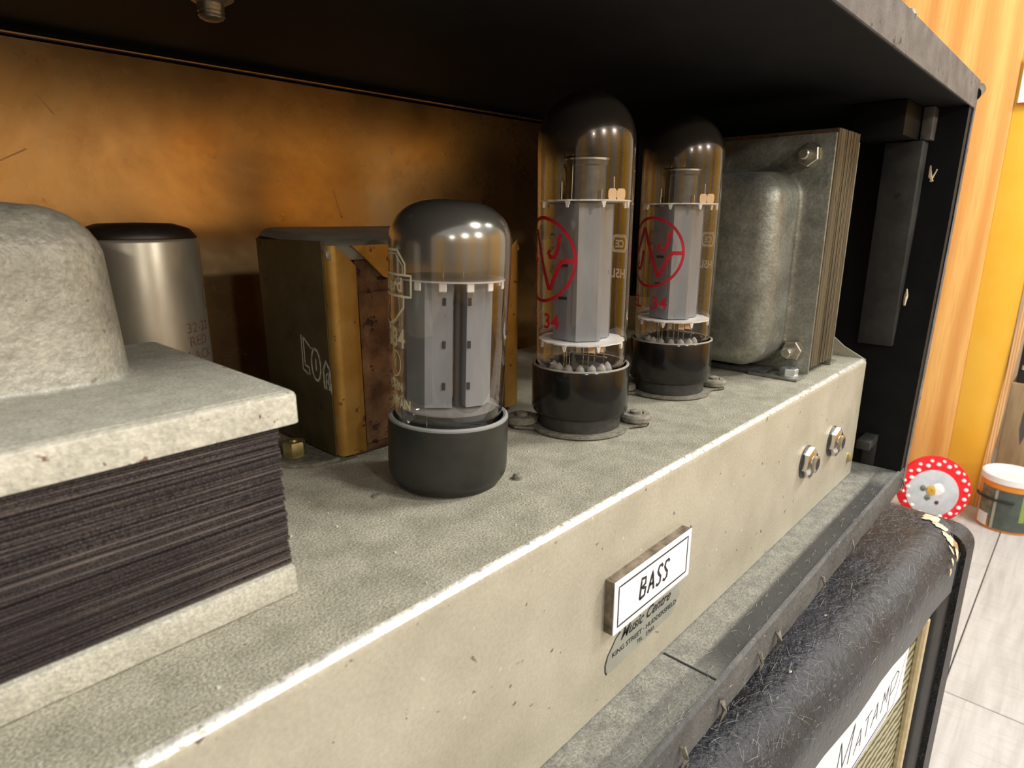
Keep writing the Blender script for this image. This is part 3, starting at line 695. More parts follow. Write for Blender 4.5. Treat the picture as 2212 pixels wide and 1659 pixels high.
obj('end_plate', G().box(X0, X0 + 0.12, 0.14, YB - 0.13, -CH, -0.13), M['chassis_front'], ch)
# front name plate
PX0, PX1, PZ0, PZ1 = 13.19, 17.58, -3.96, -2.30
npt = obj('name_plate', G().box(PX0, PX1, -0.30, -0.005, PZ0, PZ1), M['plate_side'], fp, label='white plate reading BASS')
# child of the front plate: keep the tree three deep by putting face and lettering beside it
obj('plate_face', G().box(PX0 - .01, PX1 + .01, -0.335, -0.302, PZ0 - .01, PZ1 + .01, 0.01, 1), M['white'], fp, label='white face of the plate')
bf = lambda u, v: (u, -0.340, v)
g = G(); stroke(g, [(PX0 + .2, PZ0 + .2), (PX1 - .22, PZ0 + .2), (PX1 - .22, PZ1 - .2), (PX0 + .2, PZ1 - .2)], 0.055, bf, True)
def bl(ch_, x, z=-3.43, h=0.64, w_=0.33):
    T = {'B': [[(0, 0), (0, 1), (.7, .95), (.75, .65), (.1, .52), (.85, .42), (.8, .05), (0, 0)]], 'A': [[(0, 0), (.5, 1), (1, 0)], [(.2, .36), (.82, .36)]],
         'S': [[(.95, .85), (.75, 1), (.3, .97), (.15, .75), (.4, .55), (.75, .38), (.75, .1), (.4, 0), (.05, .1)]]}[ch_]
    for l in T: stroke(g, [(x + a * w_ + .08 * b, z + b * h) for a, b in l], 0.10, bf)
for c_, x in zip('BASS', (14.52, 14.97, 15.42, 15.82)): bl(c_, x)
raw('plate_lettering', g, M['ink'], fp, label='black letters BASS with a ruled border')
# transfer under the plate
sf = lambda u, v: (u, -0.010, v)
g = G(); g.add([(13.40, -.006, -5.3), (13.52, -.006, -4.9), (13.9, -.006, -4.5), (17.6, -.006, -4.5), (17.75, -.006, -4.9), (17.3, -.006, -5.45), (13.75, -.006, -5.62), (13.5, -.006, -5.56)], [(0, 1, 2, 3, 4, 5, 6, 7)])
raw('maker_transfer', g, M['sticker'], fp, label='old silvery transfer with black lettering')
g = G()
typed(g, 'Music Centre', 0.50, sf, 15.65, -4.62, 0.5, 1.06, 0.010)
typed(g, 'KING STREET \u00b7 HUDDERSFIELD', 0.235, sf, 15.6, -5.08, 0, 1.18, 0.005)
typed(g, 'TEL.   27653', 0.20, sf, 15.6, -5.36, 0, 1.0, 0.004)
stroke(g, [(13.46, -5.58), (13.38, -5.45), (13.36, -5.2), (13.48, -4.95), (13.68, -4.76), (13.87, -4.56), (14.1, -4.45)], 0.05, sf)
raw('transfer_lettering', g, M['ink'], fp)
# two jack sockets and a screw
RJ = Matrix.Rotation(pi / 2, 4, 'X')
for jx in (29.45, 33.3):
    js = obj('jack_socket', G().lathe([(0.50, 0), (0.50, 0.08), (0.40, 0.30), (0.40, 0.50), (0.28, 0.53), (0.26, 0.4), (0.26, 0.1)], 32, cap1=False).xf(Matrix.Translation((jx, -0.125, -3.55)) @ RJ @ Matrix.Translation((0, 0, -0.1))), M['nutsteel'], ch)
    obj('hex_nut', G().lathe([(0.70, 0.0), (0.74, 0.05), (0.74, 0.28), (0.60, 0.36)], 6, ph=0.3).xf(Matrix.Translation((jx, -0.03, -3.55)) @ RJ), mat('chromed_nut', (0.7, 0.68, 0.66), None, rough=0.15, metal=1), js)
    obj('washer', G().lathe([(0.80, 0.0), (0.80, 0.04)], 32).xf(Matrix.Translation((jx, -0.004, -3.55)) @ RJ), M['getter_cup'], js)
    obj('bore', G().lathe([(0.25, 0.42), (0.25, 0.43)], 24).xf(Matrix.Translation((jx, -0.125, -3.55)) @ RJ), M['ink'], js)
obj('screw', G().lathe([(0.27, 0), (0.25, 0.12), (0.1, 0.2)], 20).xf(Matrix.Translation((36.9, -0.004, -5.45)) @ RJ), M['brass'], ch)
obj('rivet', G().lathe([(0.16, 0.0), (0.15, 0.10), (0.08, 0.16)], 14, 12.75, 2.9), M['dustmetal'], ch)
obj('rivet', G().lathe([(0.16, 0.0), (0.12, 0.05), (0.06, 0.07)], 14, 9.2, 4.9), M['dustmetal'], ch)
# crumbs lying on the top
g = G()
for k in range(150):
    x = random.uniform(3, 37); y = random.uniform(0.5, 6.5); q = random.uniform(.012, .035)
    if (x < 6 and y > 2) or (x > 28.5) or (8.8 < x < 14 and 2.2 < y < 7) or (15 < x < 28 and y > 2): continue
    g.lathe([(q, 0), (q * .8, q)], 5, x, y)
crumbs = obj('crumb', g, mat('pale_crumb', (0.62, 0.60, 0.5)), ch, smooth=0); crumbs['kind'] = 'stuff'

# ================================================================== bell covers
def bell_mesh(w_, d_, h, rp, rt, flare=0.35, crown=0.25, rf=0.3):
    """drawn steel cover, base on z=0, up +z"""
    g = G(); L = []
    for k in range(5):
        a = pi / 2 * k / 4; ins = -flare + flare * sin(a); z = flare * (1 - cos(a))
        L.append([(x, y, z) for x, y in loop_round(w_ - 2 * ins, d_ - 2 * ins, rp - ins, 8)])
    hh = h - rt
    for k in range(1, 4): L.append([(x, y, flare + (hh - flare) * k / 3) for x, y in loop_round(w_ - 0.2 * k / 3, d_ - 0.2 * k / 3, rp, 8)])
    for k in range(1, 9):
        a = pi / 2 * k / 8; ins = 0.1 + rt * (1 - cos(a)); L.append([(x, y, hh + rt * sin(a)) for x, y in loop_round(w_ - 2 * ins, d_ - 2 * ins, max(0.3, rp - ins * .6), 8)])
    for q in (0.75, 0.5, 0.25, 0.08):
        ins = 0.1 + rt; ww, dd = (w_ - 2 * ins), (d_ - 2 * ins)
        L.append([(x * q, y * q, h + crown * (1 - q * q)) for x, y in loop_round(ww, dd, max(0.3, rp - ins * .6), 8)])
    g.loft(L, cap0=False); return g


def hexnut(name, x, y, z, mt_, parent, r=0.42, h=0.3, M0=None, shaft=0.5, sr=0.2):
    g = G().lathe([(r * 1.05, 0), (r * 1.05, 0.04)], 24); g.lathe([(r * .96, 0.04), (r, 0.08), (r, h), (r * .9, h + 0.05)], 6, ph=random.random())
    g.lathe([(sr, h), (sr, h + shaft), (sr * .8, h + shaft + .05)], 16)
    T = Matrix.Translation((x, y, z)) @ (M0 or Matrix.Identity(4)); return obj(name, g.xf(T), mt_, parent)

# ---- large transformer, front left
t1 = thing('mains_transformer', 'large cream hammered transformer with dark stacked core at the left front', 'transformer')
fxR = 5.78; fxL = -5.6; fyF = 2.25; fyB = 9.75
# bottom channel
obj('base_flange', G().box(fxL, 5.40, fyF, fyB, 0.01, 0.62, 0.05), M['dusty_paint'], t1)
g = G(); z = 0.64; nl = 60
pitch = (3.56 - 0.64) / nl
for k in range(nl):
    o_ = random.uniform(-0.035, 0.02) + (0.03 if k % 7 == 3 else 0); q = 0.012
    g.box(fxL + .3, 5.36 + random.uniform(-.03, .03) + o_ * .5, fyF + 0.13 + o_, fyB - .2, z + pitch * k + q * .5, z + pitch * (k + 1) - q * .5)
lm = obj('lamination', g, M['lamin'], t1, smooth=0, label='dark core of many stacked laminations'); lm['kind'] = 'stuff'
obj('core_heart', G().box(fxL + .4, 5.22, fyF + .28, fyB - .3, 0.62, 3.6), M['ink'], t1, label='dark gaps between the laminations')
# top flange: plate with skirt all round (rounded bends)
L = []
ww, dd = fxR - fxL, fyB - fyF; cx_, cy_ = (fxR + fxL) / 2, (fyB + fyF) / 2
for ins, zz in ((0.08, 3.60), (0.0, 3.57), (0.0, 4.09), (0.02, 4.15), (0.06, 4.185), (0.13, 4.20)):
    L.append([(x, y, zz) for x, y in loop_round(ww - 2 * ins, dd - 2 * ins, 0.16, 4, cx_, cy_)])
g = G().loft(L); obj('top_flange', g, M['rusty_paint'], t1, smooth=30)
obj('flange_top_face', G().loft([[(x, y, z_) for x, y in loop_round(ww - .34, dd - .34, 0.12, 4, cx_, cy_)] for z_ in (4.19, 4.212)]), M['dusty_paint'], t1)
g = bell_mesh(8.9, 4.4, 3.45, 1.0, 1.15, 0.10, 0.22).xf(Matrix.Translation((-0.35, 7.65, 4.212)))
obj('bell_cover', g, M['hammer'], t1, smooth=60, label='hammered pale bell cover')
hexnut('flange_bolt', 4.95, 3.1, 4.215, M['dusty_paint'], t1, 0.01, 0.01, None, 0.01, 0.01) if False else None

# ---- output transformer, right rear
t2 = thing('output_transformer', 'tall grey steel transformer standing on edge behind the second tall valve', 'transformer')
FX = 31.25
obj('end_flange', G().box(FX, FX + 0.14, 0.92, 9.3, 0.12, 11.05, 0.04), M['steel'], t2)
g = G(); 
nl = 44; px0 = FX + 0.16; wl_ = 3.35
for k in range(nl):
    o_ = random.uniform(-.025, .025)
    g.box(px0 + wl_ * k / nl + .006, px0 + wl_ * (k + 1) / nl - .006, 0.93 + o_, 9.2, 0.42 + random.uniform(-.02, .02), 11.25 + 0.0 * k + random.uniform(-.02, .02))
lm = obj('lamination', g, M['lamin2'], t2, smooth=0, label='aged bronze stack of upright laminations'); lm['kind'] = 'stuff'
obj('core_heart', G().box(px0, px0 + wl_, 1.0, 9.1, 0.5, 11.15), M['core'], t2)
RB = Matrix.Translation((FX, 5.15, 4.98)) @ Matrix.Rotation(-pi / 2, 4, 'Y')      # bell faces -x
g = bell_mesh(9.1, 5.9, 2.6, 1.35, 0.95, 0.30, 0.1)                                # w -> z, d -> y
obj('bell_cover', g.xf(RB), M['steel'], t2, smooth=60, label='drawn steel bell cover with worn highlights')
obj('bell_lip', G().box(FX - 1.2, FX - 0.02, 2.5, 7.7, 0.02, 0.30, 0.06), M['getter_cup'], t2)
foot = obj('foot', G().box(FX - 1.35, FX - 0.01, 0.95, 3.3, 0.01, 0.13, 0.03), M['steel'], t2)
hexnut('foot_bolt', FX - 0.75, 1.55, 0.14, M['zinc'], t2, 0.42, 0.30, None, 0.0, 0.1)
obj('foot', G().box(FX + wl_ + 0.2, FX + wl_ + 1.2, 0.95, 3.3, 0.01, 0.13, 0.03).box(FX + wl_ + 0.18, FX + wl_ + 0.30, 0.95, 3.3, 0.13, 10.9, 0.02), M['steel'], t2)
RX = Matrix.Rotation(-pi / 2, 4, 'Y')
hexnut('clamp_bolt', FX, 1.95, 10.15, M['nutsteel'], t2, 0.52, 0.34, RX, 0.55, 0.24)
hexnut('clamp_bolt', FX, 1.72, 1.22, M['nutsteel'], t2, 0.50, 0.30, RX, 0.70, 0.24)
hexnut('clamp_bolt', FX, 8.35, 10.15, M['nutsteel'], t2, 0.52, 0.34, RX, 0.55, 0.24)
hexnut('clamp_bolt', FX, 8.35, 1.22, M['nutsteel'], t2, 0.50, 0.30, RX, 0.70, 0.24)

# ---- gold bracketed choke behind the short valve
t3 = thing('smoothing_choke', 'small gold bracketed transformer with rusty core behind the short valve', 'transformer')
A0, A1, B0, B1, TZ = 9.9, 18.05, 7.7, 11.9, 6.9
obj('core', G().box(A0 + 0.95, A1 - 0.75, B0 + 0.10, B1 - 0.1, 0.12, 6.3, 0.06), M['core'], t3, label='rusty brown core')
obj('core_step', G().box(A0 + 0.35, A1 - 0.3, B0 + 0.22, B1 - 0.2, 0.02, 6.4, 0.05), M['core'], t3)
def chan(x0, sx):
    """side bracket: side plate and a front strip, rounded bend"""
    P = [(0.0, B1 - B0), (0.0, 0.25), (0.06, 0.08), (0.25, 0.0), (0.88, 0.0), (0.88, 0.10), (0.30, 0.12), (0.14, 0.2), (0.10, 0.3), (0.10, B1 - B0)]
    L = [[(x0 + sx * a, B0 - 0.08 + b, z) for a, b in P] for z in (0.22, 0.30)]
    L += [[(x0 + sx * a, B0 - 0.08 + b, z) for a, b in P] for z in (2, 4, 6.0)]
    L += [[(x0 + sx * min(a, 0.62), B0 - 0.08 + b, z) for a, b in P] for z in (6.30,)]
    L += [[(x0 + sx * min(a, 0.22), B0 - 0.08 + b, z) for a, b in P] for z in (6.62,)]
    return G().loft(L)
obj('side_bracket', chan(A0, 1), M['gold'], t3, smooth=50, label='rust stained gold bracket')
obj('side_bracket', chan(A1, -1), M['gold'], t3, smooth=50, label='rust stained gold bracket')
obj('side_cheek', G().box(A0 - 0.045, A0 - 0.002, B0 + 0.22, B1, 0.2, 6.75, 0.015, 1), M['olive'], t3, label='olive gold side cheek with its shade in the colour')
obj('front_strip', G().box(A0 + .98, A1 - .9, B0 + .02, B0 + .09, 0.4, 5.2), M['core'], t3)
g = G(); L = []
top = []
for y, zz in ((B0 - 0.02, 6.52), (B0 + 0.05, 6.70), (B0 + 0.25, 6.80), (B1 - .3, 7.10), (B1, 7.0)):
    L.append([(A0 - 0.03, y, zz - .25), (A0 + .12, y, zz - 0.05), (A0 + 0.3, y, zz), (A1 - .3, y, zz), (A1 - .12, y, zz - .05), (A1 + .03, y, zz - .25), (A1 - .1, y, zz - .32), (A0 + .1, y, zz - .32)])
g.loft(L); obj('top_cover', g, mat('greyed_plating', (0.20, 0.18, 0.145), (0.28, 0.25, 0.20), 18, 0.45, 0.5), t3, smooth=50, label='greyed top cover')
# front lip of the cover: tongue narrowing downwards
g = G(); poly = [(A0 + 0.75, 6.62), (A0 + 1.15, 6.3), (A0 + 1.85, 5.65), (A0 + 2.15, 5.55), (A1 - 2.15, 5.55), (A1 - 1.85, 5.65), (A1 - 1.15, 6.3), (A1 - 0.75, 6.62)]
g.loft([[(x, y, z) for x, z in poly] for y in (B0 - .10, B0 - 0.02)]); obj('cover_lip', g, M['gold'], t3, smooth=30, label='gold front lip of the cover')
# painted stamp on the left cheek
f3 = lambda u, v: (A0 - 0.052, B0 + u, v)
g = G()
L_ = [[(1.78, 3.85), (1.80, 2.75), (1.5, 2.62)], [(1.66, 3.8), (1.66, 2.9), (1.42, 2.85), (1.42, 2.62)]]
for l in L_: stroke(g, l, 0.07, f3)
stroke(g, ellipse(1.0, 3.0, 0.26, 0.50, 20), 0.08, f3); stroke(g, [(1.0, 2.8), (1.0, 3.2)], 0.07, f3); stroke(g, [(1.66, 3.8), (1.25, 3.5), (1.05, 3.5)], 0.06, f3)
stroke(g, [(0.58, 2.3), (0.60, 2.9), (0.42, 3.2), (0.24, 2.95), (0.22, 2.2)], 0.09, f3); stroke(g, [(0.48, 2.3), (0.46, 2.75), (0.34, 2.85), (0.32, 2.3)], 0.06, f3); stroke(g, [(0.42, 2.62), (0.36, 2.45)], 0.05, f3)
raw('stamp', g, M['stamp'], t3, label='worn white stamped letters LDA')
obj('mounting_foot', G().loft([[(x, y, z) for x, y in [(A0 + .1, B0 + .25), (A0 + .1, B0 + 2.4), (9.0, B0 + 2.6), (8.5, B0 + 2.2), (8.35, B0 + 1.5), (8.6, B0 + .75), (9.1, B0 + .35), (9.5, B0 + .25)]] for z in (0.01, 0.12)]), M['dustmetal'], t3)
hexnut('foot_nut', 9.12, B0 + 1.45, 0.13, M['brass'], t3, 0.36, 0.42, None, 0.06, 0.15)

# ---- capacitor can
cn = thing('capacitor_can', 'dull aluminium capacitor can with red lettering behind the large left transformer', 'capacitor', (6.42, 12.2, 0))
CR = 1.62
obj('can_body', G().lathe([(CR, 0.02), (CR, 6.72), (CR - .03, 6.80), (CR - .10, 6.84)], 64), M['can'], cn, smooth=40)
obj('can_top', G().lathe([(CR - .05, 6.80), (CR - .03, 6.87), (CR - .22, 7.1), (CR * .6, 7.24), (0.05, 7.27)], 48), M['candark'], cn, smooth=60, label='black domed top')
obj('clamp_ring', G().lathe([(CR + .02, 0.02), (CR + .12, 0.02), (CR + .12, 0.9), (CR + .02, 0.9)], 48, cap0=False, cap1=False), M['steel'], cn)
def cyl(r, az, z0, e=0.006): return lambda u, v: ((r + e) * cos(az + u / r), (r + e) * sin(az + u / r), z0 + v)
def camaz(x, y): return math.atan2(-8.68 - y, -x)
ca = camaz(6.42, 12.2)
g = G()
typed(g, '32-32', 0.42, cyl(CR, ca + rad(52), 4.25)); typed(g, 'RED', 0.42, cyl(CR, ca + rad(50), 3.85)); typed(g, 'BLACK', 0.42, cyl(CR, ca + rad(47), 3.42))
stroke(g, ellipse(0, 5.1, .28, .34, 20), 0.03, cyl(CR, ca + rad(78), 0)); 
raw('lettering', g, M['can_print'], cn)

# ================================================================== VALVES
def tall_valve(label, x, y, group):
    t = thing('power_valve', label, 'valve', (x, y, 0.16), 0, group)
    # all z local = world - 0.16
    o = -0.16
    ba = obj('valve_base', G().lathe([(1.60, 0.62 + o), (1.70, 0.68 + o), (1.75, 0.80 + o), (1.75, 2.30 + o), (1.73, 2.36 + o), (1.68, 2.39 + o), (1.63, 2.37 + o), (1.62, 1.6 + o), (0.1, 1.55 + o)], 64, cap1=True), M['bakelite'], t)
    obj('base_rim', G().lathe([(1.735, 2.335 + o), (1.725, 2.385 + o), (1.67, 2.41 + o), (1.63, 2.385 + o)], 64, cap0=False, cap1=False), mat('worn_grey_rim', (0.30, 0.27, 0.22)), t)
    pr = [(1.18, 2.0), (1.45, 2.1), (1.57, 2.35), (1.60, 2.7), (1.61, 4), (1.62, 6), (1.625, 8), (1.63, 9.4), (1.625, 9.75)]
    for k in range(1, 15):
        a = pi / 2 * k / 14; pr.append((1.625 * cos(a) + 0.001 if k < 14 else 0.03, 9.8 + 1.62 * sin(a)))
    obj('bulb', G().lathe([(r, z + o) for r, z in pr], 72, cap0=False), M['bulb'], t, smooth=180, label='clear glass bulb with blackened silvery dome')
    # micas, toothed
    def mica(zz, r, name):
        n_ = 72; P = [((r if k % 6 < 4 else r - .05) * cos(2 * pi * k / n_), (r if k % 6 < 4 else r - .05) * sin(2 * pi * k / n_)) for k in range(n_)]
        mc = obj(name, G().prism(P, zz + o, zz + .045 + o), M['mica'], t, smooth=20)
        for k in range(8):
            a = 2 * pi * k / 8 + .25
            obj('mica_tooth', G().loft([[(r * cos(a + s * .05), r * sin(a + s * .05), zz + o - .01), ((r - .09) * cos(a + s * .05), (r - .09) * sin(a + s * .05), zz + o - .01)][::1] + [((r - .09) * cos(a - s * .05), (r - .09) * sin(a - s * .05), zz + o - .01), (r * cos(a - s * .05), r * sin(a - s * .05), zz + o - .01)] for s in (1,)] +
                [[(r * cos(a + .02), r * sin(a + .02), zz + o - .2), ((r - .07) * cos(a + .02), (r - .07) * sin(a + .02), zz + o - .2), ((r - .07) * cos(a - .02), (r - .07) * sin(a - .02), zz + o - .2), (r * cos(a - .02), r * sin(a - .02), zz + o - .2)]]), M['mica'], mc, smooth=0)
        return mc
    mica(7.93, 1.53, 'upper_mica'); mica(3.22, 1.52, 'lower_mica')
    cz = camaz(x, y)
    # anode: faceted box turned so the wide face looks a little right of the camera
    az = cz + rad(20)
    X_ = Vector((cos(az + pi / 2), sin(az + pi / 2))); Y_ = Vector((cos(az), sin(az)))     # X_ right in view, Y_ towards viewer
    def fp_(a, b): q = X_ * a + Y_ * b; return (q.x, q.y)
    half = [(-0.98, -0.15), (-1.08, 0.05), (-0.62, 0.74), (-0.52, 0.86), (0.22, 0.92), (0.40, 0.80), (0.56, 0.42), (0.92, 0.26), (0.95, 0.05)]
    poly = [fp_(a, b) for a, b in half] + [fp_(-a, -b) for a, b in half]
    obj('anode', G().prism(poly, 3.30 + o, 7.86 + o), M['anode'], t, smooth=25, label='grey sheet metal anode')
    for dz in (4.75, 5.85):
        c0 = Vector(fp_(-0.86, 0.42)); q = G().box(-0.16, 0.16, -0.02, 0.02, -0.045, 0.045)
        fz = math.atan2(0.44, 0.44)
        q.xf(Matrix.Translation((c0.x, c0.y, dz + o)) @ Matrix.Rotation(math.atan2(X_.y, X_.x) - 0.0, 4, 'Z') @ Matrix.Rotation(-fz + rad(90) * 0, 4, 'Z'))
        obj('anode_slot', q, M['ink'], t)
    # posts and wires above
    wires = G()
    for a, b, z0, z1 in ((-0.95, 0.3, 7.97, 8.55), (-0.35, 0.5, 7.97, 8.9), (0.95, 0.15, 7.97, 8.75), (-0.55, 0.1, 7.97, 8.45), (0.3, 0.7, 7.97, 8.3)):
        q = fp_(a, b); wires.tube([(q[0], q[1], z0 + o), (q[0], q[1], z1 + o)], 0.028, 6)
    q0 = fp_(-0.62, 0.35); wires.tube([(q0[0], q0[1], 7.95 + o), (q0[0] * .95, q0[1] * .95, 9.4 + o)], 0.022, 6)
    obj('support_wire', wires, M['wire'], t)
    # getter cup: dark ring carried high
    gc = G(); c1 = fp_(0.02, 0.0)
    gc.lathe([(0.66, 8.0 + o), (0.66, 9.05 + o), (0.70, 9.1 + o), (0.70, 9.32 + o), (0.62, 9.36 + o)], 32, c1[0], c1[1])
    obj('getter_cup', gc, M['getter_cup'], t, label='dark metal cup above the anode')
    obj('getter_ring', G().lathe([(0.74, 9.24 + o), (0.78, 9.3 + o), (0.74, 9.36 + o)], 32, c1[0], c1[1], cap0=False, cap1=False), M['wire'], t)
    for s_, a0 in ((1, 0.82), (1, 1.13)):
        c2 = fp_(a0, 0.35); tabg = G().loft([[(c2[0] + X_.x * u, c2[1] + X_.y * u, z + o) for u, z in ((-.12, 7.98), (.12, 7.98), (.15, 8.1), (.15, 8.28), (.1, 8.36), (-.1, 8.36), (-.15, 8.28), (-.15, 8.1))],
                                             [(c2[0] + X_.x * u + Y_.x * .03, c2[1] + X_.y * u + Y_.y * .03, z + o) for u, z in ((-.12, 7.98), (.12, 7.98), (.15, 8.1), (.15, 8.28), (.1, 8.36), (-.1, 8.36), (-.15, 8.28), (-.15, 8.1))]])
        obj('heat_tab', tabg, M['copper_tab'], t, smooth=0, label='pale copper tab')
    # below the lower mica: leads, ribbons, glass pinch with beads
    ld = G()
    for a, b in ((-0.75, 0.35), (-0.62, 0.2), (-0.1, 0.5), (0.1, 0.5), (0.35, 0.45), (0.75, 0.3), (0.55, -0.1), (-0.3, -0.4)):
        q = fp_(a, b); ld.tube([(q[0], q[1], 2.0 + o), (q[0], q[1], 3.2 + o)], 0.03, 6)
    qa, qb = fp_(-0.5, 0.75), fp_(0.75, 0.6); ld.tube([(qa[0], qa[1], 2.86 + o), (qb[0], qb[1], 2.62 + o)], 0.035, 6)
    obj('lead_wire', ld, M['wire'], t)
    for a, b, w_ in ((-0.3, 0.55, .09), (0.2, 0.52, .12), (0.55, 0.42, .14), (0.72, 0.3, .1)):
        q = fp_(a, b); obj('ribbon', G().loft([[(q[0] + X_.x * u, q[1] + X_.y * u, z) for u, z in ((-w_, 2.82 + o), (w_, 2.78 + o), (w_, 3.2 + o), (-w_, 3.2 + o))], [(q[0] + X_.x * u + Y_.x * .02, q[1] + X_.y * u + Y_.y * .02, z) for u, z in ((-w_, 2.82 + o), (w_, 2.78 + o), (w_, 3.2 + o), (-w_, 3.2 + o))]]), M['copper_tab'] if w_ > .1 else M['nutsteel'], t, smooth=0)
    obj('glass_stem', G().lathe([(1.25, 2.0 + o), (1.0, 2.2 + o), (0.4, 2.3 + o), (0.05, 2.32 + o)], 32), M['getter_cup'], t, label='dark glass stem')
    for k in range(7):
        a = cz - 1.3 + k * 0.43; obj('glass_bead', G().lathe([(0.02, 1.98 + o), (0.15, 2.05 + o), (0.19, 2.2 + o), (0.12, 2.38 + o), (0.03, 2.48 + o)], 12, 0.98 * cos(a), 0.98 * sin(a)), M['glass_bead'], t, smooth=180)
    return t


def tall_print(t, x, y, cen):
    """red emblem and type number fired on the glass"""
    o = -0.16; az = camaz(x, y) + rad(cen); r = 1.635
    f = cyl(r, az, 6.05 + o); g = G()
    stroke(g, ellipse(0, 0, 1.36, 1.36, 60)[:-1], 0.115, f, True)
    stroke(g, [(-1.34, 0), (-.98, 0), (-.82, .18), (-.46, .92), (-.38, .92), (.38, -.92), (.46, -.92), (.82, -.12), (.95, 0), (1.34, 0)], 0.16, f)
    for sx, sy in ((0.60, 0.36), (-0.66, -0.42)):
        stroke(g, [(sx + .30, sy + .42), (sx + .20, sy + .42), (sx + .14, sy), (sx + .02, sy - .26), (sx - .16, sy - .26), (sx - .26, sy - .12), (sx - .16, sy - .02)], 0.15, f)
    raw('emblem', g, M['red_print'], t, label='red circled emblem')
    g = G(); f = cyl(r, az, 4.0 + o)
    typed(g, 'EL', 0.72, f, -0.78, 0, bold=0.012); typed(g, '34', 0.72, f, 0.5, 0, bold=0.012)
    raw('type_number', g, M['red_print'], t, label='red lettering EL 34')
    # mirrored marks on the far side of the bulb
    f = cyl(r, camaz(x, y) + rad(129), 0 + o); g = G()
    stroke(g, [(-.36, 6.42), (-.28, 6.26), (.28, 6.26), (.36, 6.42), (.36, 6.62), (.28, 6.78), (-.28, 6.78), (-.36, 6.62)], 0.11, f, True); typed(g, 'CE', 0.36, f, 0, 6.5, bold=.014); typed(g, 'H5L', 0.44, f, 0, 5.45, bold=0.014)
    raw('date_code', g, M['white_print'], t, label='white marks on the far side of the glass')


grp = None
v1 = tall_valve('nearer tall power valve with red emblem, on the socket left of its twin', 18.0, 4.62, None); tall_print(v1, 18.0, 4.62, -57)
v2 = tall_valve('farther tall power valve with red emblem, beside the grey transformer', 24.65, 4.68, None); tall_print(v2, 24.65, 4.68, -39)
for v in (v1, v2): v['group'] = 'tall power valves'


def socket(label, x, y, rot, group='round valve sockets'):
    t = thing('valve_socket', label, 'valve socket', (x, y, 0), rot, group)
    P = []
    for k in range(36):
        a = 2 * pi * k / 36; c, s_ = cos(a), sin(a)
        # two-eared plate
        rr_ = max(1.83, 2.0 / max(abs(c), 1e-3) * (1 if abs(s_) < 0.33 else 0)); rr_ = min(rr_, 2.75)
        ear = 2.62 * max(0, 1 - (abs(s_) / 0.34) ** 3) ** .5 if abs(s_) < .34 else 0
        P.append((max(1.84, ear) * c, max(1.84, ear) * s_))
    obj('mounting_plate', G().prism(P, 0.05, 0.13), M['dustmetal'], t)
    obj('socket_collar', G().lathe([(1.50, 0.135), (1.50, 0.72), (1.3, 0.74)], 48).lathe([(1.45, 0.0), (1.45, .04)], 32), M['ceramic'], t)
    for sx in (-1, 1):
        rg = obj('rubber_grommet', G().lathe([(0.50, 0.14), (0.58, 0.2), (0.58, 0.34), (0.50, 0.42), (0.3, 0.44), (0.28, 0.38)], 24, sx * 2.12, 0), M['dustmetal'], t)
        obj('fixing_screw', G().lathe([(0.24, 0.39), (0.22, 0.52), (0.1, 0.56)], 16, sx * 2.12, 0), M['dustmetal'], rg)
    for sx in (-1, 1): obj('spacer', G().lathe([(0.5, 0.005), (0.5, .045)], 20, sx * 2.12, 0), M['ceramic'], t)
    return t
socket('dusty eared valve socket under the nearer tall valve', 18.0, 4.62, rad(-44))
socket('dusty eared valve socket under the farther tall valve', 24.65, 4.68, rad(-38))

# ---- short rectifier valve, leaning a little
rv = thing('rectifier_valve', 'short fat valve with smoky silver dome and gold lettering on black base', 'valve', (11.40, 4.45, 0.02))
lean = Matrix.Rotation(rad(1.7), 4, Vector((cos(rad(41) ), -sin(rad(41)), 0)).cross(Vector((0, 0, -1))))
rx, ry = 11.40, 4.45
cz = camaz(rx, ry)
ax = Vector((cos(cz), sin(cz), 0))       # towards the camera
lean = Matrix.Rotation(rad(-2.0), 4, ax)
def lv(o_): o_.matrix_local = lean.to_4x4(); return o_
lv(obj('valve_base', G().lathe([(1.5, 0.02), (1.55, 0.16), (1.62, 0.2), (1.69, 0.34), (1.715, 0.6), (1.715, 1.92), (1.70, 1.98), (1.64, 2.02), (1.58, 1.99), (1.57, 1.5), (0.1, 1.45)], 64), M['matt_black_base'], rv))
lv(obj('base_rim', G().lathe([(1.712, 1.92), (1.705, 1.99), (1.64, 2.03), (1.575, 2.0)], 64, cap0=False, cap1=False), mat('chalky_grey_rim', (0.24, 0.25, 0.24)), rv))
pr = [(0.9, 1.52), (1.25, 1.62), (1.45, 1.86), (1.53, 2.2), (1.56, 3), (1.60, 4.5), (1.635, 5.8), (1.645, 6.4), (1.64, 6.75)]
for k in range(1, 15):
    a = pi / 2 * k / 14; e = 0.72
    pr.append((max(0.03, 1.64 * (cos(a) ** e)), 6.75 + 1.12 * (sin(a) ** 0.95)))
lv(obj('bulb', G().lathe(pr, 72, cap0=False), M['bulb2'], rv, smooth=180, label='glass bulb with smoky silver dome'))
def mica2(zz, r, nm):
    n_ = 64; P = [(r * cos(2 * pi * k / n_), r * sin(2 * pi * k / n_)) for k in range(n_)]
    mc = lv(obj(nm, G().prism(P, zz, zz + .04), M['mica'] if zz > 4 else M['clear_mica'], rv))
    return mc
um = mica2(5.80, 1.50, 'upper_mica'); lmc = mica2(2.26, 1.36, 'lower_mica')
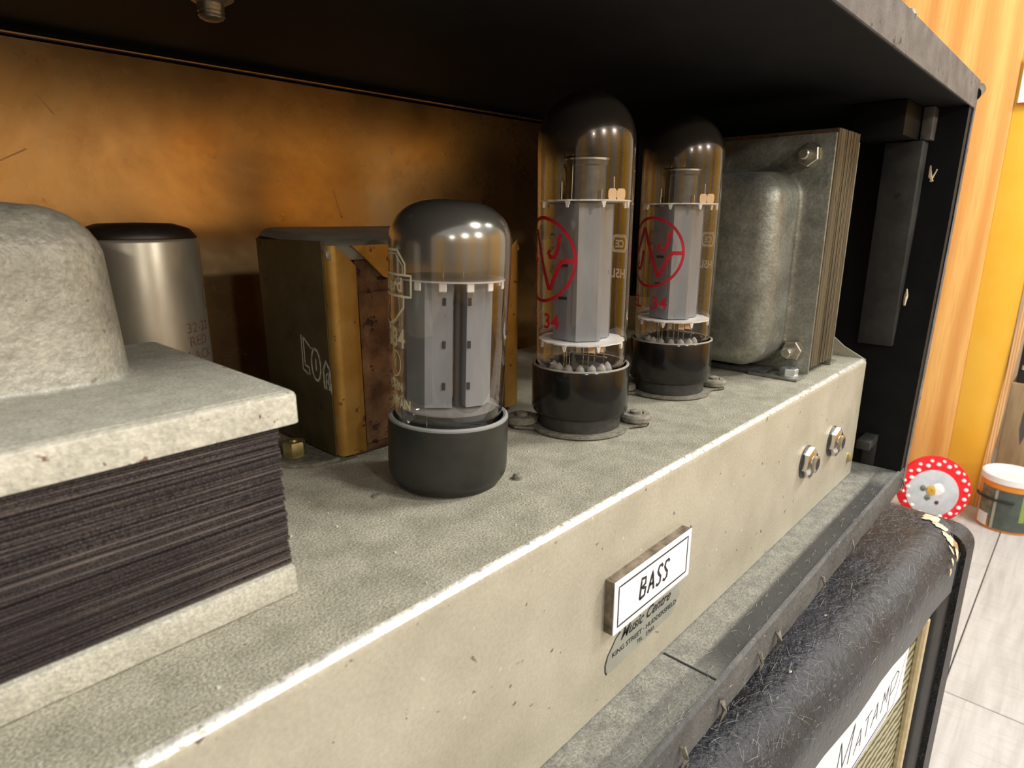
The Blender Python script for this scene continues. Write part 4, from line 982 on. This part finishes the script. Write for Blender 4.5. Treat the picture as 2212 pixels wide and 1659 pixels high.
for a in (-35, -8, 20, 45, 75, 110, 150, 190, 230, 270):
    q = cz + rad(a); obj('mica_tooth', G().box(-.10, .10, -0.03, 0.03, 5.58, 5.80, .02, 1).xf(Matrix.Rotation(q + pi / 2, 4, 'Z') @ Matrix.Translation((0, -1.45, 0))), M['mica'], um)
az = cz + rad(10)
X_ = Vector((cos(az + pi / 2), sin(az + pi / 2))); Y_ = Vector((cos(az), sin(az)))
def fq(a, b): q = X_ * a + Y_ * b; return (q.x, q.y)
pa = [fq(a, b) for a, b in ((-1.2, -0.55), (-1.18, 0.0), (-0.78, 0.60), (-0.05, 0.72), (0.0, 0.45), (0.0, -0.7))]
pb_ = [fq(a, b) for a, b in ((0.32, -0.7), (0.28, 0.5), (0.33, 0.72), (0.86, 0.60), (1.15, 0.2), (1.15, -0.5))]
pass
lv(obj('anode', G().prism(pa, 2.34, 5.74), M['anode'], rv, smooth=25, label='grey anode plate'))
lv(obj('anode', G().prism(pb_, 2.34, 5.74), M['anode'], rv, smooth=25, label='grey anode plate'))
for a, b in ((-0.28, 0.70), (0.40, 0.72)):
    for z in (5.25, 4.1, 2.95):
        q = Vector(fq(a, b)); s_ = G().box(-.045, .045, -.015, .015, -.10, .10).xf(Matrix.Translation((q.x, q.y, z)) @ Matrix.Rotation(math.atan2(X_.y, X_.x), 4, 'Z'))
        lv(obj('anode_slot', s_, M['ink'], rv))
q = fq(0.15, 0.35); lv(obj('cathode_rod', G().tube([(q[0], q[1], 2.2), (q[0], q[1], 5.9)], 0.10, 12), M['anode_dark'], rv))
g = G()
for a, b, z0, z1 in ((-.3, .6, 5.84, 6.5), (0.3, .3, 5.84, 6.1), (.35, .4, 1.7, 2.26), (.45, .4, 1.7, 2.26), (-.7, .4, 1.7, 2.3)):
    q = fq(a, b); g.tube([(q[0], q[1], z0), (q[0], q[1], z1)], .03, 6)
q = fq(0.1, .6); g.tube([(q[0] + X_.x * .15 * cos(k), q[1] + X_.y * .15 * cos(k), 6.6 + .15 * sin(k)) for k in [i * 2 * pi / 14 for i in range(15)]], .018, 5)
lv(obj('support_wire', g, M['wire'], rv))
q = fq(0.62, .5); lv(obj('dark_plate', G().box(-.32, .32, -.02, .02, -.22, .22, .05).xf(Matrix.Translation((q[0], q[1], 2.02)) @ Matrix.Rotation(math.atan2(X_.y, X_.x), 4, 'Z')), M['ink'], rv))
lv(obj('glass_stem', G().lathe([(1.2, 1.55), (1.0, 1.72), (0.3, 1.85), (0.05, 1.9)], 32), M['ceramic'], rv))
# gold print
g = G()
def onb(deg, z): rr_ = 1.60 + 0.022 * (z - 4.5); return cyl(rr_, cz + rad(deg), z, 0.034)
f = onb(-72, 5.68)
stroke(g, [(-1.0, -.27), (1.0, -.27), (1.0, .27), (-1.0, .27)], 0.06, f, True)
typed(g, 'Mullard', 0.50, f, 0, 0, xs=0.92, bold=0.010)
for q_, w_ in ((0, .06), (.09, .03)):
    stroke(g, [(.8 - q_, .27), (.8 - q_, .55 - q_ / 2), (.52 - q_, .88 - q_), (-.52 + q_, .88 - q_), (-.8 + q_, .55 - q_ / 2), (-.8 + q_, .27)], w_, f)
stroke(g, [(.75, -.27), (.75, -.55), (.4, -.9), (0, -1.05), (-.4, -.9), (-.75, -.55), (-.75, -.27)], 0.06, f)
typed(g, 'GZ34', 0.70, onb(-70, 4.28), 0, 0, xs=.82, bold=0.016)
stroke(g, ellipse(0, 0, .26, .34, 24)[:-1], 0.04, onb(-62, 3.6), True); typed(g, '1', 0.34, onb(-62, 3.6), 0, 0)
typed(g, 'MADE IN', 0.34, onb(-70, 2.98), 0, 0, xs=.8, bold=.008); typed(g, 'GT. BRITAIN', 0.36, onb(-66, 2.52), 0, 0, xs=.72, bold=.008)
lv(raw('lettering', g, M['gold_print'], rv, label='pale gold printed lettering and shield'))
